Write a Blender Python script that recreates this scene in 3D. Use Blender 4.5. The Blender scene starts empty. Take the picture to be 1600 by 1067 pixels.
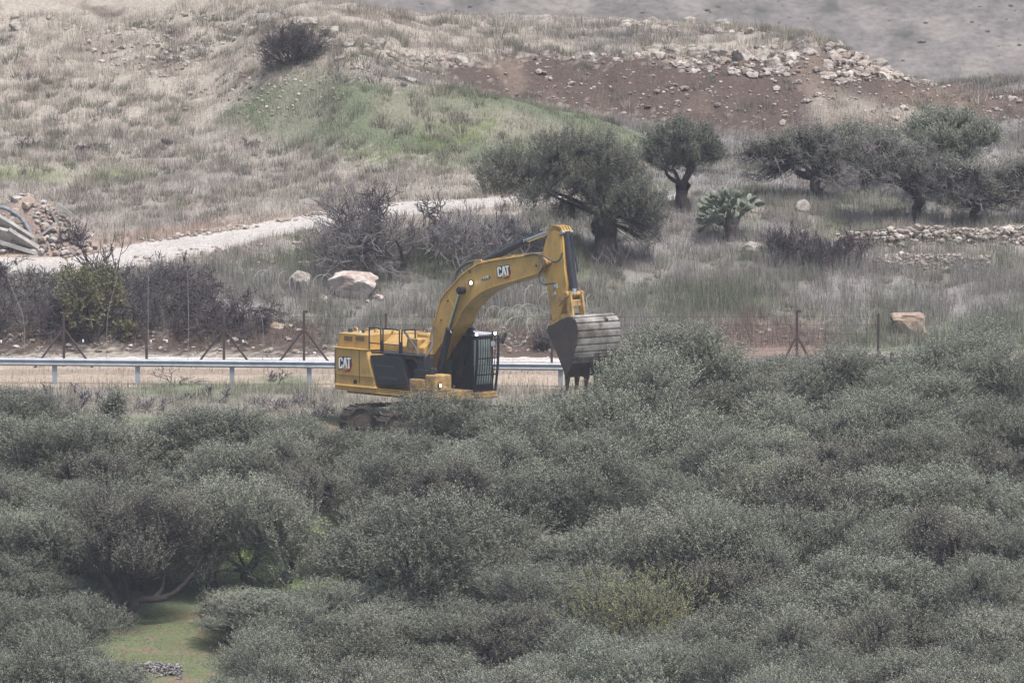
import bpy, math, random
import numpy as np
from mathutils import Vector, Matrix

# ------------------------------------------------------------------ camera, sky, sun, exposure
S = bpy.context.scene
COL = S.collection
PITCH = math.radians(4.5)
FPX = 15180.0                     # focal length in photograph pixels (1600 wide)
CAM = np.array([0.0, -330.0, 29.21])
cam = bpy.data.objects.new("camera", bpy.data.cameras.new("camera"))
COL.objects.link(cam)
cam.location = CAM
cam.rotation_euler = (math.pi / 2 - PITCH, 0, 0)
cam.data.sensor_width = 36
cam.data.lens = FPX / 1600 * 36
cam.data.clip_start = 1.0
cam.data.clip_end = 6000
cam.data.dof.use_dof = True
cam.data.dof.focus_distance = 330
cam.data.dof.aperture_fstop = 3.2
S.camera = cam

SUN_EL, SUN_AZ = math.radians(64), math.radians(150)     # azimuth: towards +x from the +y axis
world = bpy.data.worlds.new("World"); S.world = world; world.use_nodes = True
wn = world.node_tree; wn.nodes.clear()
w_out = wn.nodes.new('ShaderNodeOutputWorld'); w_bg = wn.nodes.new('ShaderNodeBackground')
w_sky = wn.nodes.new('ShaderNodeTexSky'); w_sky.sky_type = 'NISHITA'; w_sky.sun_disc = False
w_sky.sun_elevation = SUN_EL; w_sky.sun_rotation = SUN_AZ
w_sky.air_density = 1.0; w_sky.dust_density = 4.0; w_sky.ozone_density = 1.0
w_bg.inputs['Strength'].default_value = 0.085
wn.links.new(w_sky.outputs[0], w_bg.inputs['Color']); wn.links.new(w_bg.outputs[0], w_out.inputs['Surface'])

sun = bpy.data.objects.new("sun", bpy.data.lights.new("sun", 'SUN')); COL.objects.link(sun)
sun.data.energy = 2.0; sun.data.angle = math.radians(12); sun.data.color = (1.0, 0.97, 0.93)
sd = Vector((math.sin(SUN_AZ) * math.cos(SUN_EL), math.cos(SUN_AZ) * math.cos(SUN_EL), math.sin(SUN_EL)))
sun.rotation_euler = sd.to_track_quat('Z', 'Y').to_euler()
sun.location = (0, 0, 150)
S.view_settings.view_transform = 'Standard'; S.view_settings.look = 'None'
S.view_settings.exposure = 1.32; S.view_settings.gamma = 1.0
S.render.engine = 'CYCLES'
S.cycles.max_bounces = 6; S.cycles.diffuse_bounces = 3; S.cycles.volume_bounces = 0
S.cycles.transparent_max_bounces = 8
S.cycles.use_denoising = True; S.cycles.denoiser = 'OPENIMAGEDENOISE'; S.cycles.denoising_input_passes = 'RGB_ALBEDO_NORMAL'; S.cycles.denoising_prefilter = 'NONE'
S.cycles.use_adaptive_sampling = False

# ------------------------------------------------------------------ helpers
rng = np.random.default_rng(7)
random.seed(7)

def tag(o, label=None, cat=None, group=None, kind=None):
    if label: o['label'] = label
    if cat: o['category'] = cat
    if group: o['group'] = group
    if kind: o['kind'] = kind
    return o

def empty(name, loc=(0, 0, 0), rz=0.0, label=None, cat=None, group=None):
    o = bpy.data.objects.new(name, None); COL.objects.link(o)
    o.location = loc; o.rotation_euler = (0, 0, rz); o.empty_display_size = .3
    return tag(o, label, cat, group)

def mesh_data(name, V, F, mats, fm=None, smooth=False, col=None):
    """V (n,3); F: (m,k) array or list of lists; col: per-vertex rgb(a)"""
    me = bpy.data.meshes.new(name)
    V = np.asarray(V, dtype=np.float32)
    if isinstance(F, np.ndarray):
        m, k = F.shape
        me.vertices.add(len(V)); me.vertices.foreach_set('co', V.ravel())
        me.loops.add(m * k); me.loops.foreach_set('vertex_index', F.astype(np.int32).ravel())
        me.polygons.add(m)
        me.polygons.foreach_set('loop_start', (np.arange(m) * k).astype(np.int32))
        me.update(calc_edges=True)
    else:
        me.from_pydata([tuple(map(float, v)) for v in V], [], F); me.update()
    for mt in (mats if isinstance(mats, (list, tuple)) else [mats]): me.materials.append(mt)
    if fm is not None: me.polygons.foreach_set('material_index', np.asarray(fm, dtype=np.int32))
    me.polygons.foreach_set('use_smooth', np.full(len(me.polygons), smooth, dtype=bool))
    if col is not None:
        a = me.color_attributes.new('Col', 'FLOAT_COLOR', 'POINT')
        c = np.ones((len(V), 4), np.float32); col = np.asarray(col); c[:, :col.shape[1]] = col
        a.data.foreach_set('color', c.ravel())
    return me

def add_obj(name, me, parent=None):
    o = bpy.data.objects.new(name, me); COL.objects.link(o)
    if parent is not None: o.parent = parent
    return o

def mobj(name, V, F, mats, parent=None, **k):
    return add_obj(name, mesh_data(name, V, F, mats, **k), parent)

def copy_tree(o, parent=None):
    c = o.copy(); COL.objects.link(c); c.parent = parent
    for ch in o.children: copy_tree(ch, c)
    return c

class MB:
    """collects shapes of one part"""
    def __init__(s): s.V = []; s.F = []; s.M = []
    def add(s, V, F, m=0):
        n = len(s.V); s.V += [tuple(map(float, v)) for v in V]
        s.F += [[i + n for i in f] for f in F]; s.M += [m] * len(F); return s
    def hexa(s, P, m=0):
        return s.add(P, [[0, 3, 2, 1], [4, 5, 6, 7], [0, 1, 5, 4], [1, 2, 6, 5], [2, 3, 7, 6], [3, 0, 4, 7]], m)
    def box(s, x0, x1, y0, y1, z0, z1, m=0):
        return s.hexa([(x0, y0, z0), (x1, y0, z0), (x1, y1, z0), (x0, y1, z0), (x0, y0, z1), (x1, y0, z1), (x1, y1, z1), (x0, y1, z1)], m)
    def prism(s, xz, y0, y1, m=0, ms=None):
        n = len(xz); A = sum(xz[i][0] * xz[(i + 1) % n][1] - xz[(i + 1) % n][0] * xz[i][1] for i in range(n))
        if A < 0: xz = xz[::-1]
        V = [(x, y0, z) for x, z in xz] + [(x, y1, z) for x, z in xz]
        s.add(V, [list(range(n)), list(range(2 * n - 1, n - 1, -1))], m)
        return s.add(V, [[(i + 1) % n, i, i + n, (i + 1) % n + n] for i in range(n)], m if ms is None else ms)
    def cyl(s, p0, p1, r0, r1=None, n=14, m=0, cap=True):
        r1 = r0 if r1 is None else r1
        p0, p1 = Vector(p0), Vector(p1); d = (p1 - p0).normalized()
        a = d.orthogonal().normalized(); b = d.cross(a)
        V = []
        for p, r in ((p0, r0), (p1, r1)):
            V += [p + (a * math.cos(t) + b * math.sin(t)) * r for t in [2 * math.pi * i / n for i in range(n)]]
        F = [[i, (i + 1) % n, (i + 1) % n + n, i + n] for i in range(n)]
        if cap: F += [list(range(n - 1, -1, -1)), list(range(n, 2 * n))]
        return s.add(V, F, m)
    def tube(s, pts, r, n=6, m=0):
        pts = [Vector(p) for p in pts]; rs = r if isinstance(r, (list, tuple, np.ndarray)) else [r] * len(pts)
        V = []; a = None
        for i, p in enumerate(pts):
            d = (pts[min(i + 1, len(pts) - 1)] - pts[max(i - 1, 0)]).normalized()
            a = d.orthogonal().normalized() if a is None else (a - d * a.dot(d)).normalized()
            b = d.cross(a)
            V += [p + (a * math.cos(t) + b * math.sin(t)) * rs[i] for t in [2 * math.pi * k / n for k in range(n)]]
        F = [[i * n + k, i * n + (k + 1) % n, (i + 1) * n + (k + 1) % n, (i + 1) * n + k] for i in range(len(pts) - 1) for k in range(n)]
        F += [list(range(n - 1, -1, -1)), list(range((len(pts) - 1) * n, len(pts) * n))]
        return s.add(V, F, m)
    def xform(s, M):
        s.V = [tuple(M @ Vector(v)) for v in s.V]; return s
    def build(s, name, mats, parent=None, smooth=False, bevel=0):
        me = mesh_data(name, s.V, s.F, mats, fm=s.M, smooth=smooth)
        o = add_obj(name, me, parent)
        if smooth:
            me.set_sharp_from_angle(angle=math.radians(40))
        if bevel:
            md = o.modifiers.new('bevel', 'BEVEL'); md.width = bevel; md.segments = 2; md.limit_method = 'ANGLE'; md.angle_limit = math.radians(35)
        return o

def spline(pts, n=8):
    P = [Vector(p) for p in pts]; out = []
    for i in range(len(P) - 1):
        p0, p1, p2, p3 = P[max(i - 1, 0)], P[i], P[i + 1], P[min(i + 2, len(P) - 1)]
        for k in range(n):
            t = k / n
            out.append(.5 * ((2 * p1) + (p2 - p0) * t + (2 * p0 - 5 * p1 + 4 * p2 - p3) * t * t + (3 * p1 - p0 - 3 * p2 + p3) * t ** 3))
    out.append(P[-1]); return out

# value noise
def _hash(i, j, s):
    n = (i * 374761393 + j * 668265263 + s * 1442695041) & 0xFFFFFFFF
    n = ((n ^ (n >> 13)) * 1274126177) & 0xFFFFFFFF
    return ((n ^ (n >> 16)) & 0xFFFF) / 65535.0
def vnoise(x, y, s=0):
    x = np.asarray(x, float); y = np.asarray(y, float)
    i = np.floor(x).astype(np.int64); j = np.floor(y).astype(np.int64)
    u = x - i; v = y - j; u = u * u * (3 - 2 * u); v = v * v * (3 - 2 * v)
    a = _hash(i, j, s); b = _hash(i + 1, j, s); c = _hash(i, j + 1, s); d = _hash(i + 1, j + 1, s)
    return (a * (1 - u) + b * u) * (1 - v) + (c * (1 - u) + d * u) * v
def fbm(x, y, s=0, o=4):
    t = 0; a = .5
    for k in range(o):
        t = t + a * vnoise(x * 2 ** k, y * 2 ** k, s + k); a *= .5
    return t / (1 - .5 ** o)          # 0..1

# ------------------------------------------------------------------ materials
def mat(name, base=(.5, .5, .5), rough=.7, metal=0.0, var=0.0, scale=4.0, col2=None, bump=0.0, bscale=None, spec=.3, coord='Object', detail=5):
    m = bpy.data.materials.new(name); m.use_nodes = True; nt = m.node_tree; b = nt.nodes['Principled BSDF']
    b.inputs['Roughness'].default_value = rough; b.inputs['Metallic'].default_value = metal
    b.inputs['Specular IOR Level'].default_value = spec
    b.inputs['Base Color'].default_value = (*base, 1)
    if var or col2:
        tc = nt.nodes.new('ShaderNodeTexCoord'); nz = nt.nodes.new('ShaderNodeTexNoise')
        nz.inputs['Scale'].default_value = scale; nz.inputs['Detail'].default_value = detail; nz.inputs['Roughness'].default_value = .65
        nt.links.new(tc.outputs[coord], nz.inputs['Vector'])
        rp = nt.nodes.new('ShaderNodeValToRGB')
        c2 = col2 if col2 else tuple(max(0, c * (1 - var)) for c in base); c1 = base if col2 else tuple(c * (1 + var) for c in base)
        rp.color_ramp.elements[0].position = .38; rp.color_ramp.elements[0].color = (*c2, 1)
        rp.color_ramp.elements[1].position = .62; rp.color_ramp.elements[1].color = (*c1, 1)
        nt.links.new(nz.outputs['Fac'], rp.inputs[0]); nt.links.new(rp.outputs[0], b.inputs['Base Color'])
    if bump:
        tc = nt.nodes.new('ShaderNodeTexCoord'); nz = nt.nodes.new('ShaderNodeTexNoise'); nz.inputs['Scale'].default_value = bscale or scale * 3
        nz.inputs['Detail'].default_value = 6
        bp = nt.nodes.new('ShaderNodeBump'); bp.inputs['Strength'].default_value = bump; bp.inputs['Distance'].default_value = .05
        nt.links.new(tc.outputs[coord], nz.inputs['Vector']); nt.links.new(nz.outputs['Fac'], bp.inputs['Height']); nt.links.new(bp.outputs[0], b.inputs['Normal'])
    return m

def leaf_mat(name, dark, light, under, rough=.55, tint=.25):
    """Col.r picks between old and young leaf colour; each plant has its own tint; the underside of the leaf is paler"""
    m = bpy.data.materials.new(name); m.use_nodes = True; nt = m.node_tree; b = nt.nodes['Principled BSDF']
    b.inputs['Roughness'].default_value = rough; b.inputs['Specular IOR Level'].default_value = .25
    at = nt.nodes.new('ShaderNodeAttribute'); at.attribute_name = 'Col'
    sep = nt.nodes.new('ShaderNodeSeparateColor'); nt.links.new(at.outputs['Color'], sep.inputs[0])
    rp = nt.nodes.new('ShaderNodeValToRGB'); rp.color_ramp.elements[0].color = (*dark, 1); rp.color_ramp.elements[1].color = (*light, 1)
    nt.links.new(sep.outputs[0], rp.inputs[0])
    ge = nt.nodes.new('ShaderNodeNewGeometry'); mx = nt.nodes.new('ShaderNodeMix'); mx.data_type = 'RGBA'
    nt.links.new(ge.outputs['Backfacing'], mx.inputs['Factor']); nt.links.new(rp.outputs[0], mx.inputs['A']); mx.inputs['B'].default_value = (*under, 1)
    oi = nt.nodes.new('ShaderNodeObjectInfo'); hs = nt.nodes.new('ShaderNodeHueSaturation')
    mr = nt.nodes.new('ShaderNodeMapRange'); mr.inputs['To Min'].default_value = 1 - tint; mr.inputs['To Max'].default_value = 1 + tint
    nt.links.new(oi.outputs['Random'], mr.inputs['Value']); nt.links.new(mr.outputs[0], hs.inputs['Value'])
    mh = nt.nodes.new('ShaderNodeMath'); mh.operation = 'MULTIPLY_ADD'; mh.inputs[1].default_value = .034; mh.inputs[2].default_value = .468
    mf = nt.nodes.new('ShaderNodeMath'); mf.operation = 'FRACT'; mm = nt.nodes.new('ShaderNodeMath'); mm.operation = 'MULTIPLY'; mm.inputs[1].default_value = 7.31
    nt.links.new(oi.outputs['Random'], mm.inputs[0]); nt.links.new(mm.outputs[0], mf.inputs[0]); nt.links.new(mf.outputs[0], mh.inputs[0]); nt.links.new(mh.outputs[0], hs.inputs['Hue'])
    nt.links.new(mx.outputs['Result'], hs.inputs['Color']); nt.links.new(hs.outputs[0], b.inputs['Base Color'])
    return m

def vcol_mat(name, rough=.95, var=.25, scale=8.0, bump=.6, bscale=14.0):
    m = bpy.data.materials.new(name); m.use_nodes = True; nt = m.node_tree; b = nt.nodes['Principled BSDF']
    b.inputs['Roughness'].default_value = rough; b.inputs['Specular IOR Level'].default_value = .1
    at = nt.nodes.new('ShaderNodeAttribute'); at.attribute_name = 'Col'
    if var:
        tc = nt.nodes.new('ShaderNodeTexCoord'); nz = nt.nodes.new('ShaderNodeTexNoise'); nz.inputs['Scale'].default_value = scale; nz.inputs['Detail'].default_value = 7; nz.inputs['Roughness'].default_value = .75
        nt.links.new(tc.outputs['Object'], nz.inputs['Vector'])
        mr = nt.nodes.new('ShaderNodeMapRange'); mr.inputs['From Min'].default_value = .3; mr.inputs['From Max'].default_value = .7
        mr.inputs['To Min'].default_value = 1 - var; mr.inputs['To Max'].default_value = 1 + var
        nt.links.new(nz.outputs['Fac'], mr.inputs['Value'])
        vm = nt.nodes.new('ShaderNodeVectorMath'); vm.operation = 'SCALE'
        nt.links.new(at.outputs['Color'], vm.inputs[0]); nt.links.new(mr.outputs[0], vm.inputs['Scale']); nt.links.new(vm.outputs[0], b.inputs['Base Color'])
        if bump:
            n2 = nt.nodes.new('ShaderNodeTexNoise'); n2.inputs['Scale'].default_value = bscale; n2.inputs['Detail'].default_value = 6
            bp = nt.nodes.new('ShaderNodeBump'); bp.inputs['Strength'].default_value = bump; bp.inputs['Distance'].default_value = .06
            nt.links.new(tc.outputs['Object'], n2.inputs['Vector']); nt.links.new(n2.outputs['Fac'], bp.inputs['Height']); nt.links.new(bp.outputs[0], b.inputs['Normal'])
    else:
        nt.links.new(at.outputs['Color'], b.inputs['Base Color'])
    return m

def emit_mat(name, c, s):
    m = bpy.data.materials.new(name); m.use_nodes = True; b = m.node_tree.nodes['Principled BSDF']
    b.inputs['Base Color'].default_value = (*c, 1); b.inputs['Emission Color'].default_value = (*c, 1); b.inputs['Emission Strength'].default_value = s
    return m

M = {}
M['yellow'] = mat('yellow paint', (.47, .30, .092), .45, col2=(.40, .25, .075), scale=1.3, spec=.35)
def grime(m, amount=.5, c=(.17, .125, .085), scale=2.7):
    nt = m.node_tree; b = nt.nodes['Principled BSDF']; src = b.inputs['Base Color'].links[0].from_socket
    tc = nt.nodes.new('ShaderNodeTexCoord'); mp = nt.nodes.new('ShaderNodeMapping'); mp.inputs['Scale'].default_value = (1, 1, .45)
    nz = nt.nodes.new('ShaderNodeTexNoise'); nz.inputs['Scale'].default_value = scale; nz.inputs['Detail'].default_value = 9; nz.inputs['Roughness'].default_value = .72
    mr = nt.nodes.new('ShaderNodeMapRange'); mr.inputs['From Min'].default_value = .5; mr.inputs['From Max'].default_value = .78; mr.inputs['To Max'].default_value = amount
    mx = nt.nodes.new('ShaderNodeMix'); mx.data_type = 'RGBA'; mx.inputs['B'].default_value = (*c, 1)
    nt.links.new(tc.outputs['Object'], mp.inputs['Vector']); nt.links.new(mp.outputs[0], nz.inputs['Vector']); nt.links.new(nz.outputs['Fac'], mr.inputs['Value'])
    nt.links.new(mr.outputs[0], mx.inputs['Factor']); nt.links.new(src, mx.inputs['A']); nt.links.new(mx.outputs['Result'], b.inputs['Base Color'])
    ad = nt.nodes.new('ShaderNodeMath'); ad.operation = 'MULTIPLY_ADD'; ad.inputs[1].default_value = .5; ad.inputs[2].default_value = .42
    nt.links.new(mr.outputs[0], ad.inputs[0]); nt.links.new(ad.outputs[0], b.inputs['Roughness'])
grime(M['yellow'], .8)
M['dirty_yellow'] = mat('muddy yellow paint', (.46, .30, .10), .7, col2=(.20, .13, .08), scale=5)
M['black'] = mat('dark panel', (.022, .023, .03), .5, var=.2, scale=6)
M['frame'] = mat('dark frame steel', (.018, .019, .024), .45)
M['cylinder'] = mat('cylinder barrel paint', (.02, .021, .03), .35, var=.3, scale=3, spec=.5)
M['chrome'] = mat('chromed rod', (.55, .56, .56), .22, metal=1.0)
M['hose'] = mat('hose', (.09, .085, .08), .6)
M['glass'] = mat('tinted glass', (.022, .038, .036), .06, spec=.8)
M['guard'] = mat('guard steel', (.125, .15, .148), .4)
M['rooftop'] = mat('cab roof paint', (.42, .43, .46), .5)
M['bucket'] = mat('worn bucket steel', (.34, .325, .305), .45, col2=(.12, .10, .085), scale=1.8, metal=.15, bump=.2)
M['bucket_side'] = mat('dark bucket steel', (.045, .038, .038), .6, col2=(.075, .058, .048), scale=2.5)
M['track'] = mat('muddy track steel', (.035, .03, .03), .8, col2=(.085, .065, .05), scale=5, bump=.5)
M['mud'] = mat('muddy wheel', (.075, .062, .052), .9, col2=(.04, .034, .03), scale=7)
M['red'] = mat('red decal', (.33, .03, .04), .5)
M['white'] = mat('white decal', (.8, .8, .8), .5)
M['plate'] = mat('grey decal', (.09, .11, .12), .5)
M['lamp'] = emit_mat('lit lamp', (1, .97, .9), 7)
M['galv'] = mat('galvanised steel', (.30, .325, .36), .5, var=.12, scale=3, metal=.3)
M['rust'] = mat('rusty fence steel', (.05, .036, .034), .8, var=.3, scale=6)
M['wire'] = mat('razor wire', (.36, .37, .36), .6, metal=.1)
M['thinrod'] = mat('pale rod', (.24, .23, .22), .6)
M['bark'] = mat('olive bark', (.05, .043, .04), .95, col2=(.026, .022, .022), scale=9, bump=.8, bscale=18)
M['twig'] = mat('bare grey twigs', (.165, .15, .152), .95, var=.25, scale=2)
M['twig_dark'] = mat('dark bare twigs', (.066, .056, .060), .95, var=.25, scale=2)
M['leaf'] = leaf_mat('olive leaf', (.084, .094, .070), (.235, .248, .190), (.22, .23, .195), tint=.24)
M['leaf_brown'] = leaf_mat('thin olive leaf', (.085, .084, .060), (.17, .165, .125), (.22, .215, .19), tint=.1)
M['leaf_yellow'] = leaf_mat('yellow green leaf', (.12, .135, .065), (.22, .235, .12), (.20, .215, .135), tint=.05)
M['leaf_dark'] = leaf_mat('dark far leaf', (.062, .070, .052), (.165, .178, .135), (.165, .175, .145), tint=.15)
M['leaf_broad'] = leaf_mat('broad dull leaf', (.07, .078, .038), (.155, .16, .075), (.15, .15, .09), tint=.05)
M['leaf_burnt'] = leaf_mat('dry leaf', (.05, .045, .045), (.10, .085, .08), (.10, .09, .085), tint=.1)
M['cactus'] = mat('cactus pad', (.18, .20, .155), .6, col2=(.085, .105, .075), scale=3)
M['cactus_stem'] = mat('cactus stem', (.07, .06, .055), .9, var=.3, scale=6)
M['rock'] = mat('limestone', (.40, .365, .33), .95, col2=(.17, .145, .125), scale=2.6, bump=.6, bscale=9, detail=8)
M['rock_pink'] = mat('pinkish limestone', (.52, .48, .45), .95, col2=(.33, .25, .215), scale=1.6, bump=.6, bscale=8, detail=8)
M['rock_tan'] = mat('tan limestone', (.41, .33, .265), .95, col2=(.25, .185, .145), scale=2.2, bump=.6, bscale=8, detail=8)
M['stone'] = mat('field stones', (.40, .37, .345), .95, col2=(.19, .165, .15), scale=1.3, bump=.4, bscale=9, coord='Object')
M['concrete'] = mat('broken concrete', (.36, .345, .325), .9, col2=(.22, .205, .19), scale=2.5, bump=.3, bscale=12)
M['bluepipe'] = mat('faded grey sheet', (.20, .215, .24), .7, var=.3, scale=5)
M['ground'] = vcol_mat('ground cover', var=.34, scale=7.0, bump=.9, bscale=12)
M['hills'] = vcol_mat('hillside cover', var=.4, scale=1.6, bump=1.0, bscale=.8)
M['blade'] = vcol_mat('grass blade', var=0)
M['pebble'] = vcol_mat('loose stones', var=.2, scale=6, bump=0)

# ------------------------------------------------------------------ terrain
def ray(px, py):
    u = (px - 800) / FPX; v = -(py - 533.5) / FPX
    d = np.array([u, math.cos(PITCH) + v * math.sin(PITCH), -math.sin(PITCH) + v * math.cos(PITCH)])
    return d
def z_at(py, y):
    d = ray(800, py); t = (y - CAM[1]) / d[1]; return CAM[2] + d[2] * t

# columns of the lie of the land: (image height where it is seen, distance y) -> height
SH = [(1067, -26), (681, 0), (605, 8), (572, 12.2), (553, 15)]
COLS = {
    -400: SH + [(500, 17), (432, 21), (402, 24.5), (230, 42), (200, 46), (100, 54), (0, 62), (-100, 70), (-180, 78)],
    0:   SH + [(500, 17), (428, 21), (402, 24.5), (230, 42), (200, 46), (100, 54), (0, 62), (-60, 67), (-90, 72)],
    250: SH + [(503, 17), (411, 22.3), (378, 26), (240, 40.5), (200, 45), (110, 51), (40, 56), (-20, 62), (-25, 68)],
    420: SH + [(503, 17.2), (374, 25), (349, 28), (255, 38.5), (190, 42.5), (100, 46), (55, 49), (5, 58), (3, 64)],
    520: SH + [(503, 17.5), (356, 26.3), (334, 29), (262, 37), (110, 43), (88, 44.5), (62, 47.5), (14, 57), (16, 64)],
    640: SH + [(505, 17.5), (336, 28), (317, 30.5), (265, 36.5), (150, 41.5), (130, 43.0), (118, 47.5), (82, 50), (26, 59), (28, 65)],
    800: SH + [(505, 17.5), (323, 28.8), (309, 31), (262, 37), (165, 41.5), (152, 42.6), (165, 47), (88, 50.5), (29, 60), (31, 66)],
    950: SH + [(500, 18), (322, 30), (309, 32), (255, 38.5), (205, 42), (188, 43.5), (186, 46.5), (88, 50.5), (32, 60), (34, 66)],
    1100: SH + [(500, 18.5), (420, 24.5), (330, 32), (260, 40), (212, 45), (203, 46.3), (100, 50.5), (74, 53), (36, 60), (38, 65)],
    1240: SH + [(500, 18.5), (420, 24.5), (345, 30.5), (260, 40), (208, 46), (110, 50.5), (66, 53), (44, 58), (46, 63)],
    1350: SH + [(500, 18.5), (420, 24.5), (362, 28.4), (310, 34), (210, 46), (120, 50.5), (64, 53), (54, 55), (60, 60)],
    1420: SH + [(500, 18.5), (420, 24.5), (360, 28.4), (310, 34), (210, 46), (130, 50.5), (90, 52.3), (84, 54), (90, 59)],
    1480: SH + [(500, 18.5), (420, 24.5), (358, 28.4), (310, 34), (210, 46), (150, 50), (122, 51.5), (120, 54), (126, 59)],
    1560: SH + [(500, 18.5), (420, 24.5), (355, 28.4), (310, 34), (210, 46), (160, 49.5), (142, 51), (140, 54), (146, 59)],
    1660: SH + [(500, 18.5), (420, 24.5), (350, 28.4), (310, 34), (210, 45), (150, 48.5), (135, 50), (132, 54), (140, 59)],
    2000: SH + [(500, 18.5), (420, 24.5), (345, 28.4), (300, 34), (200, 45), (120, 50), (100, 55), (110, 62)],
}
CX = np.array(sorted(COLS)); CXW = (CX - 800) / 46.0
def col_profile(k, ys):
    pts = [(y, z_at(py, y)) for py, y in COLS[k]]
    cy, cz = pts[-1]
    pts = [(-420, 36), (-345, 27.5), (-330, 26.0), (-322, 23.0), (-200, -17), (-80, -16)] + pts + [(cy + 25, cz - 6), (205, -14), (225, -14), (300, 12), (480, 70), (900, 150), (2600, 420)]
    return np.interp(ys, [p[0] for p in pts], [p[1] for p in pts])

fine_x = np.arange(-31, 31.001, .15); fine_y = np.arange(-48, 74.001, .15)
XS = np.concatenate([[-1200, -700, -400, -250, -150, -100, -70, -55, -45, -38], fine_x, [38, 45, 55, 70, 100, 150, 250, 400, 700, 1200]])
YS = np.concatenate([[-420, -370, -345, -335, -330, -322, -300, -260, -220, -200, -150, -110, -80, -64, -54], fine_y,
                     [78, 84, 92, 100, 115, 135, 160, 190, 205], [225, 240, 255], np.arange(262, 480, 1.3), np.arange(490, 900, 14), [900, 1100, 1400, 1900, 2600]])
PR = np.array([col_profile(k, YS) for k in CX])
fx = np.clip(XS, CXW[0], CXW[-1]); ii = np.clip(np.searchsorted(CXW, fx) - 1, 0, len(CXW) - 2)
tt = (fx - CXW[ii]) / (CXW[ii + 1] - CXW[ii]); tt = tt * tt * (3 - 2 * tt) * .5 + tt * .5
Z = PR[ii] * (1 - tt)[:, None] + PR[ii + 1] * tt[:, None]           # [x, y]
fi = slice(10, 10 + len(fine_x)); fj = slice(15, 15 + len(fine_y))
Zf = Z[fi, fj]
def box1(A, r, ax):
    P = np.pad(A, [(r, r) if a == ax else (0, 0) for a in range(2)], mode='edge'); c = np.cumsum(P, axis=ax)
    c = np.insert(c, 0, 0, axis=ax); n = 2 * r + 1
    return (np.take(c, range(n, c.shape[ax]), axis=ax) - np.take(c, range(0, c.shape[ax] - n), axis=ax)) / n
for _ in range(2):
    Zf = box1(box1(Zf, 2, 1), 4, 0)
GX, GY = np.meshgrid(fine_x, fine_y, indexing='ij')
amp = np.clip((GY - 15) / 6, .25, 1) * np.where((GY > 22) & (GY < 40) & (GX < 5), .6, 1)
NZ = (fbm(GX / 3.1, GY / 3.1, 3, 4) - .5) * .34 + (fbm(GX / .9, GY / .9, 11, 3) - .5) * .16
rough_cut = np.clip((GY - 44) / 3, 0, 1)
NZ = NZ * amp + (fbm(GX / .7, GY / .7, 21, 4) - .5) * .45 * rough_cut
edge = np.minimum.reduce([np.clip((GX + 31) / 4, 0, 1), np.clip((31 - GX) / 4, 0, 1), np.clip((GY + 48) / 4, 0, 1), np.clip((74 - GY) / 4, 0, 1)])
Z[fi, fj] = Zf + NZ * edge
farm = (YS > 230)
Xb, Yb = np.meshgrid(XS, YS, indexing='ij')
Z = Z + np.where(Yb > 230, (fbm(Xb / 60, Yb / 60, 5, 4) - .5) * 2.5 * np.clip((Yb - 230) / 60, 0, 1) + (fbm(Xb / 5, Yb / 5, 15, 3) - .5) * .7 * (Yb < 480), 0)

def height(x, y):
    x = np.asarray(x, float); y = np.asarray(y, float)
    i = np.clip(np.searchsorted(XS, x) - 1, 0, len(XS) - 2); j = np.clip(np.searchsorted(YS, y) - 1, 0, len(YS) - 2)
    u = (x - XS[i]) / (XS[i + 1] - XS[i]); v = (y - YS[j]) / (YS[j + 1] - YS[j])
    return (Z[i, j] * (1 - u) + Z[i + 1, j] * u) * (1 - v) + (Z[i, j + 1] * (1 - u) + Z[i + 1, j + 1] * u) * v
_T = np.concatenate([np.arange(285, 420, .08), np.arange(420, 1500, 3)])
def gnd(px, py, ymin=-60):
    P = _gnd(px, py, ymin)
    while P[1] > 72 and py < 300: py += 1.5; P = _gnd(px, py, ymin)      # just over the crest: take the crest itself
    return P
def _gnd(px, py, ymin):
    d = ray(px, py); t = _T / d[1]
    P = CAM[None] + d[None] * t[:, None]
    hit = (P[:, 2] < height(P[:, 0], P[:, 1])) & (P[:, 1] > ymin)
    k = np.argmax(hit) if hit.any() else len(t) - 1
    return P[k]
def gpoly(pts): return np.array([gnd(*p)[:2] for p in pts])
def inside(poly, x, y):
    r = np.zeros(x.shape, bool); n = len(poly)
    for a in range(n):
        x0, y0 = poly[a]; x1, y1 = poly[(a + 1) % n]
        if y0 == y1: continue
        c = ((y0 > y) != (y1 > y)) & (x < (x1 - x0) * (y - y0) / (y1 - y0) + x0); r ^= c
    return r

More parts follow.
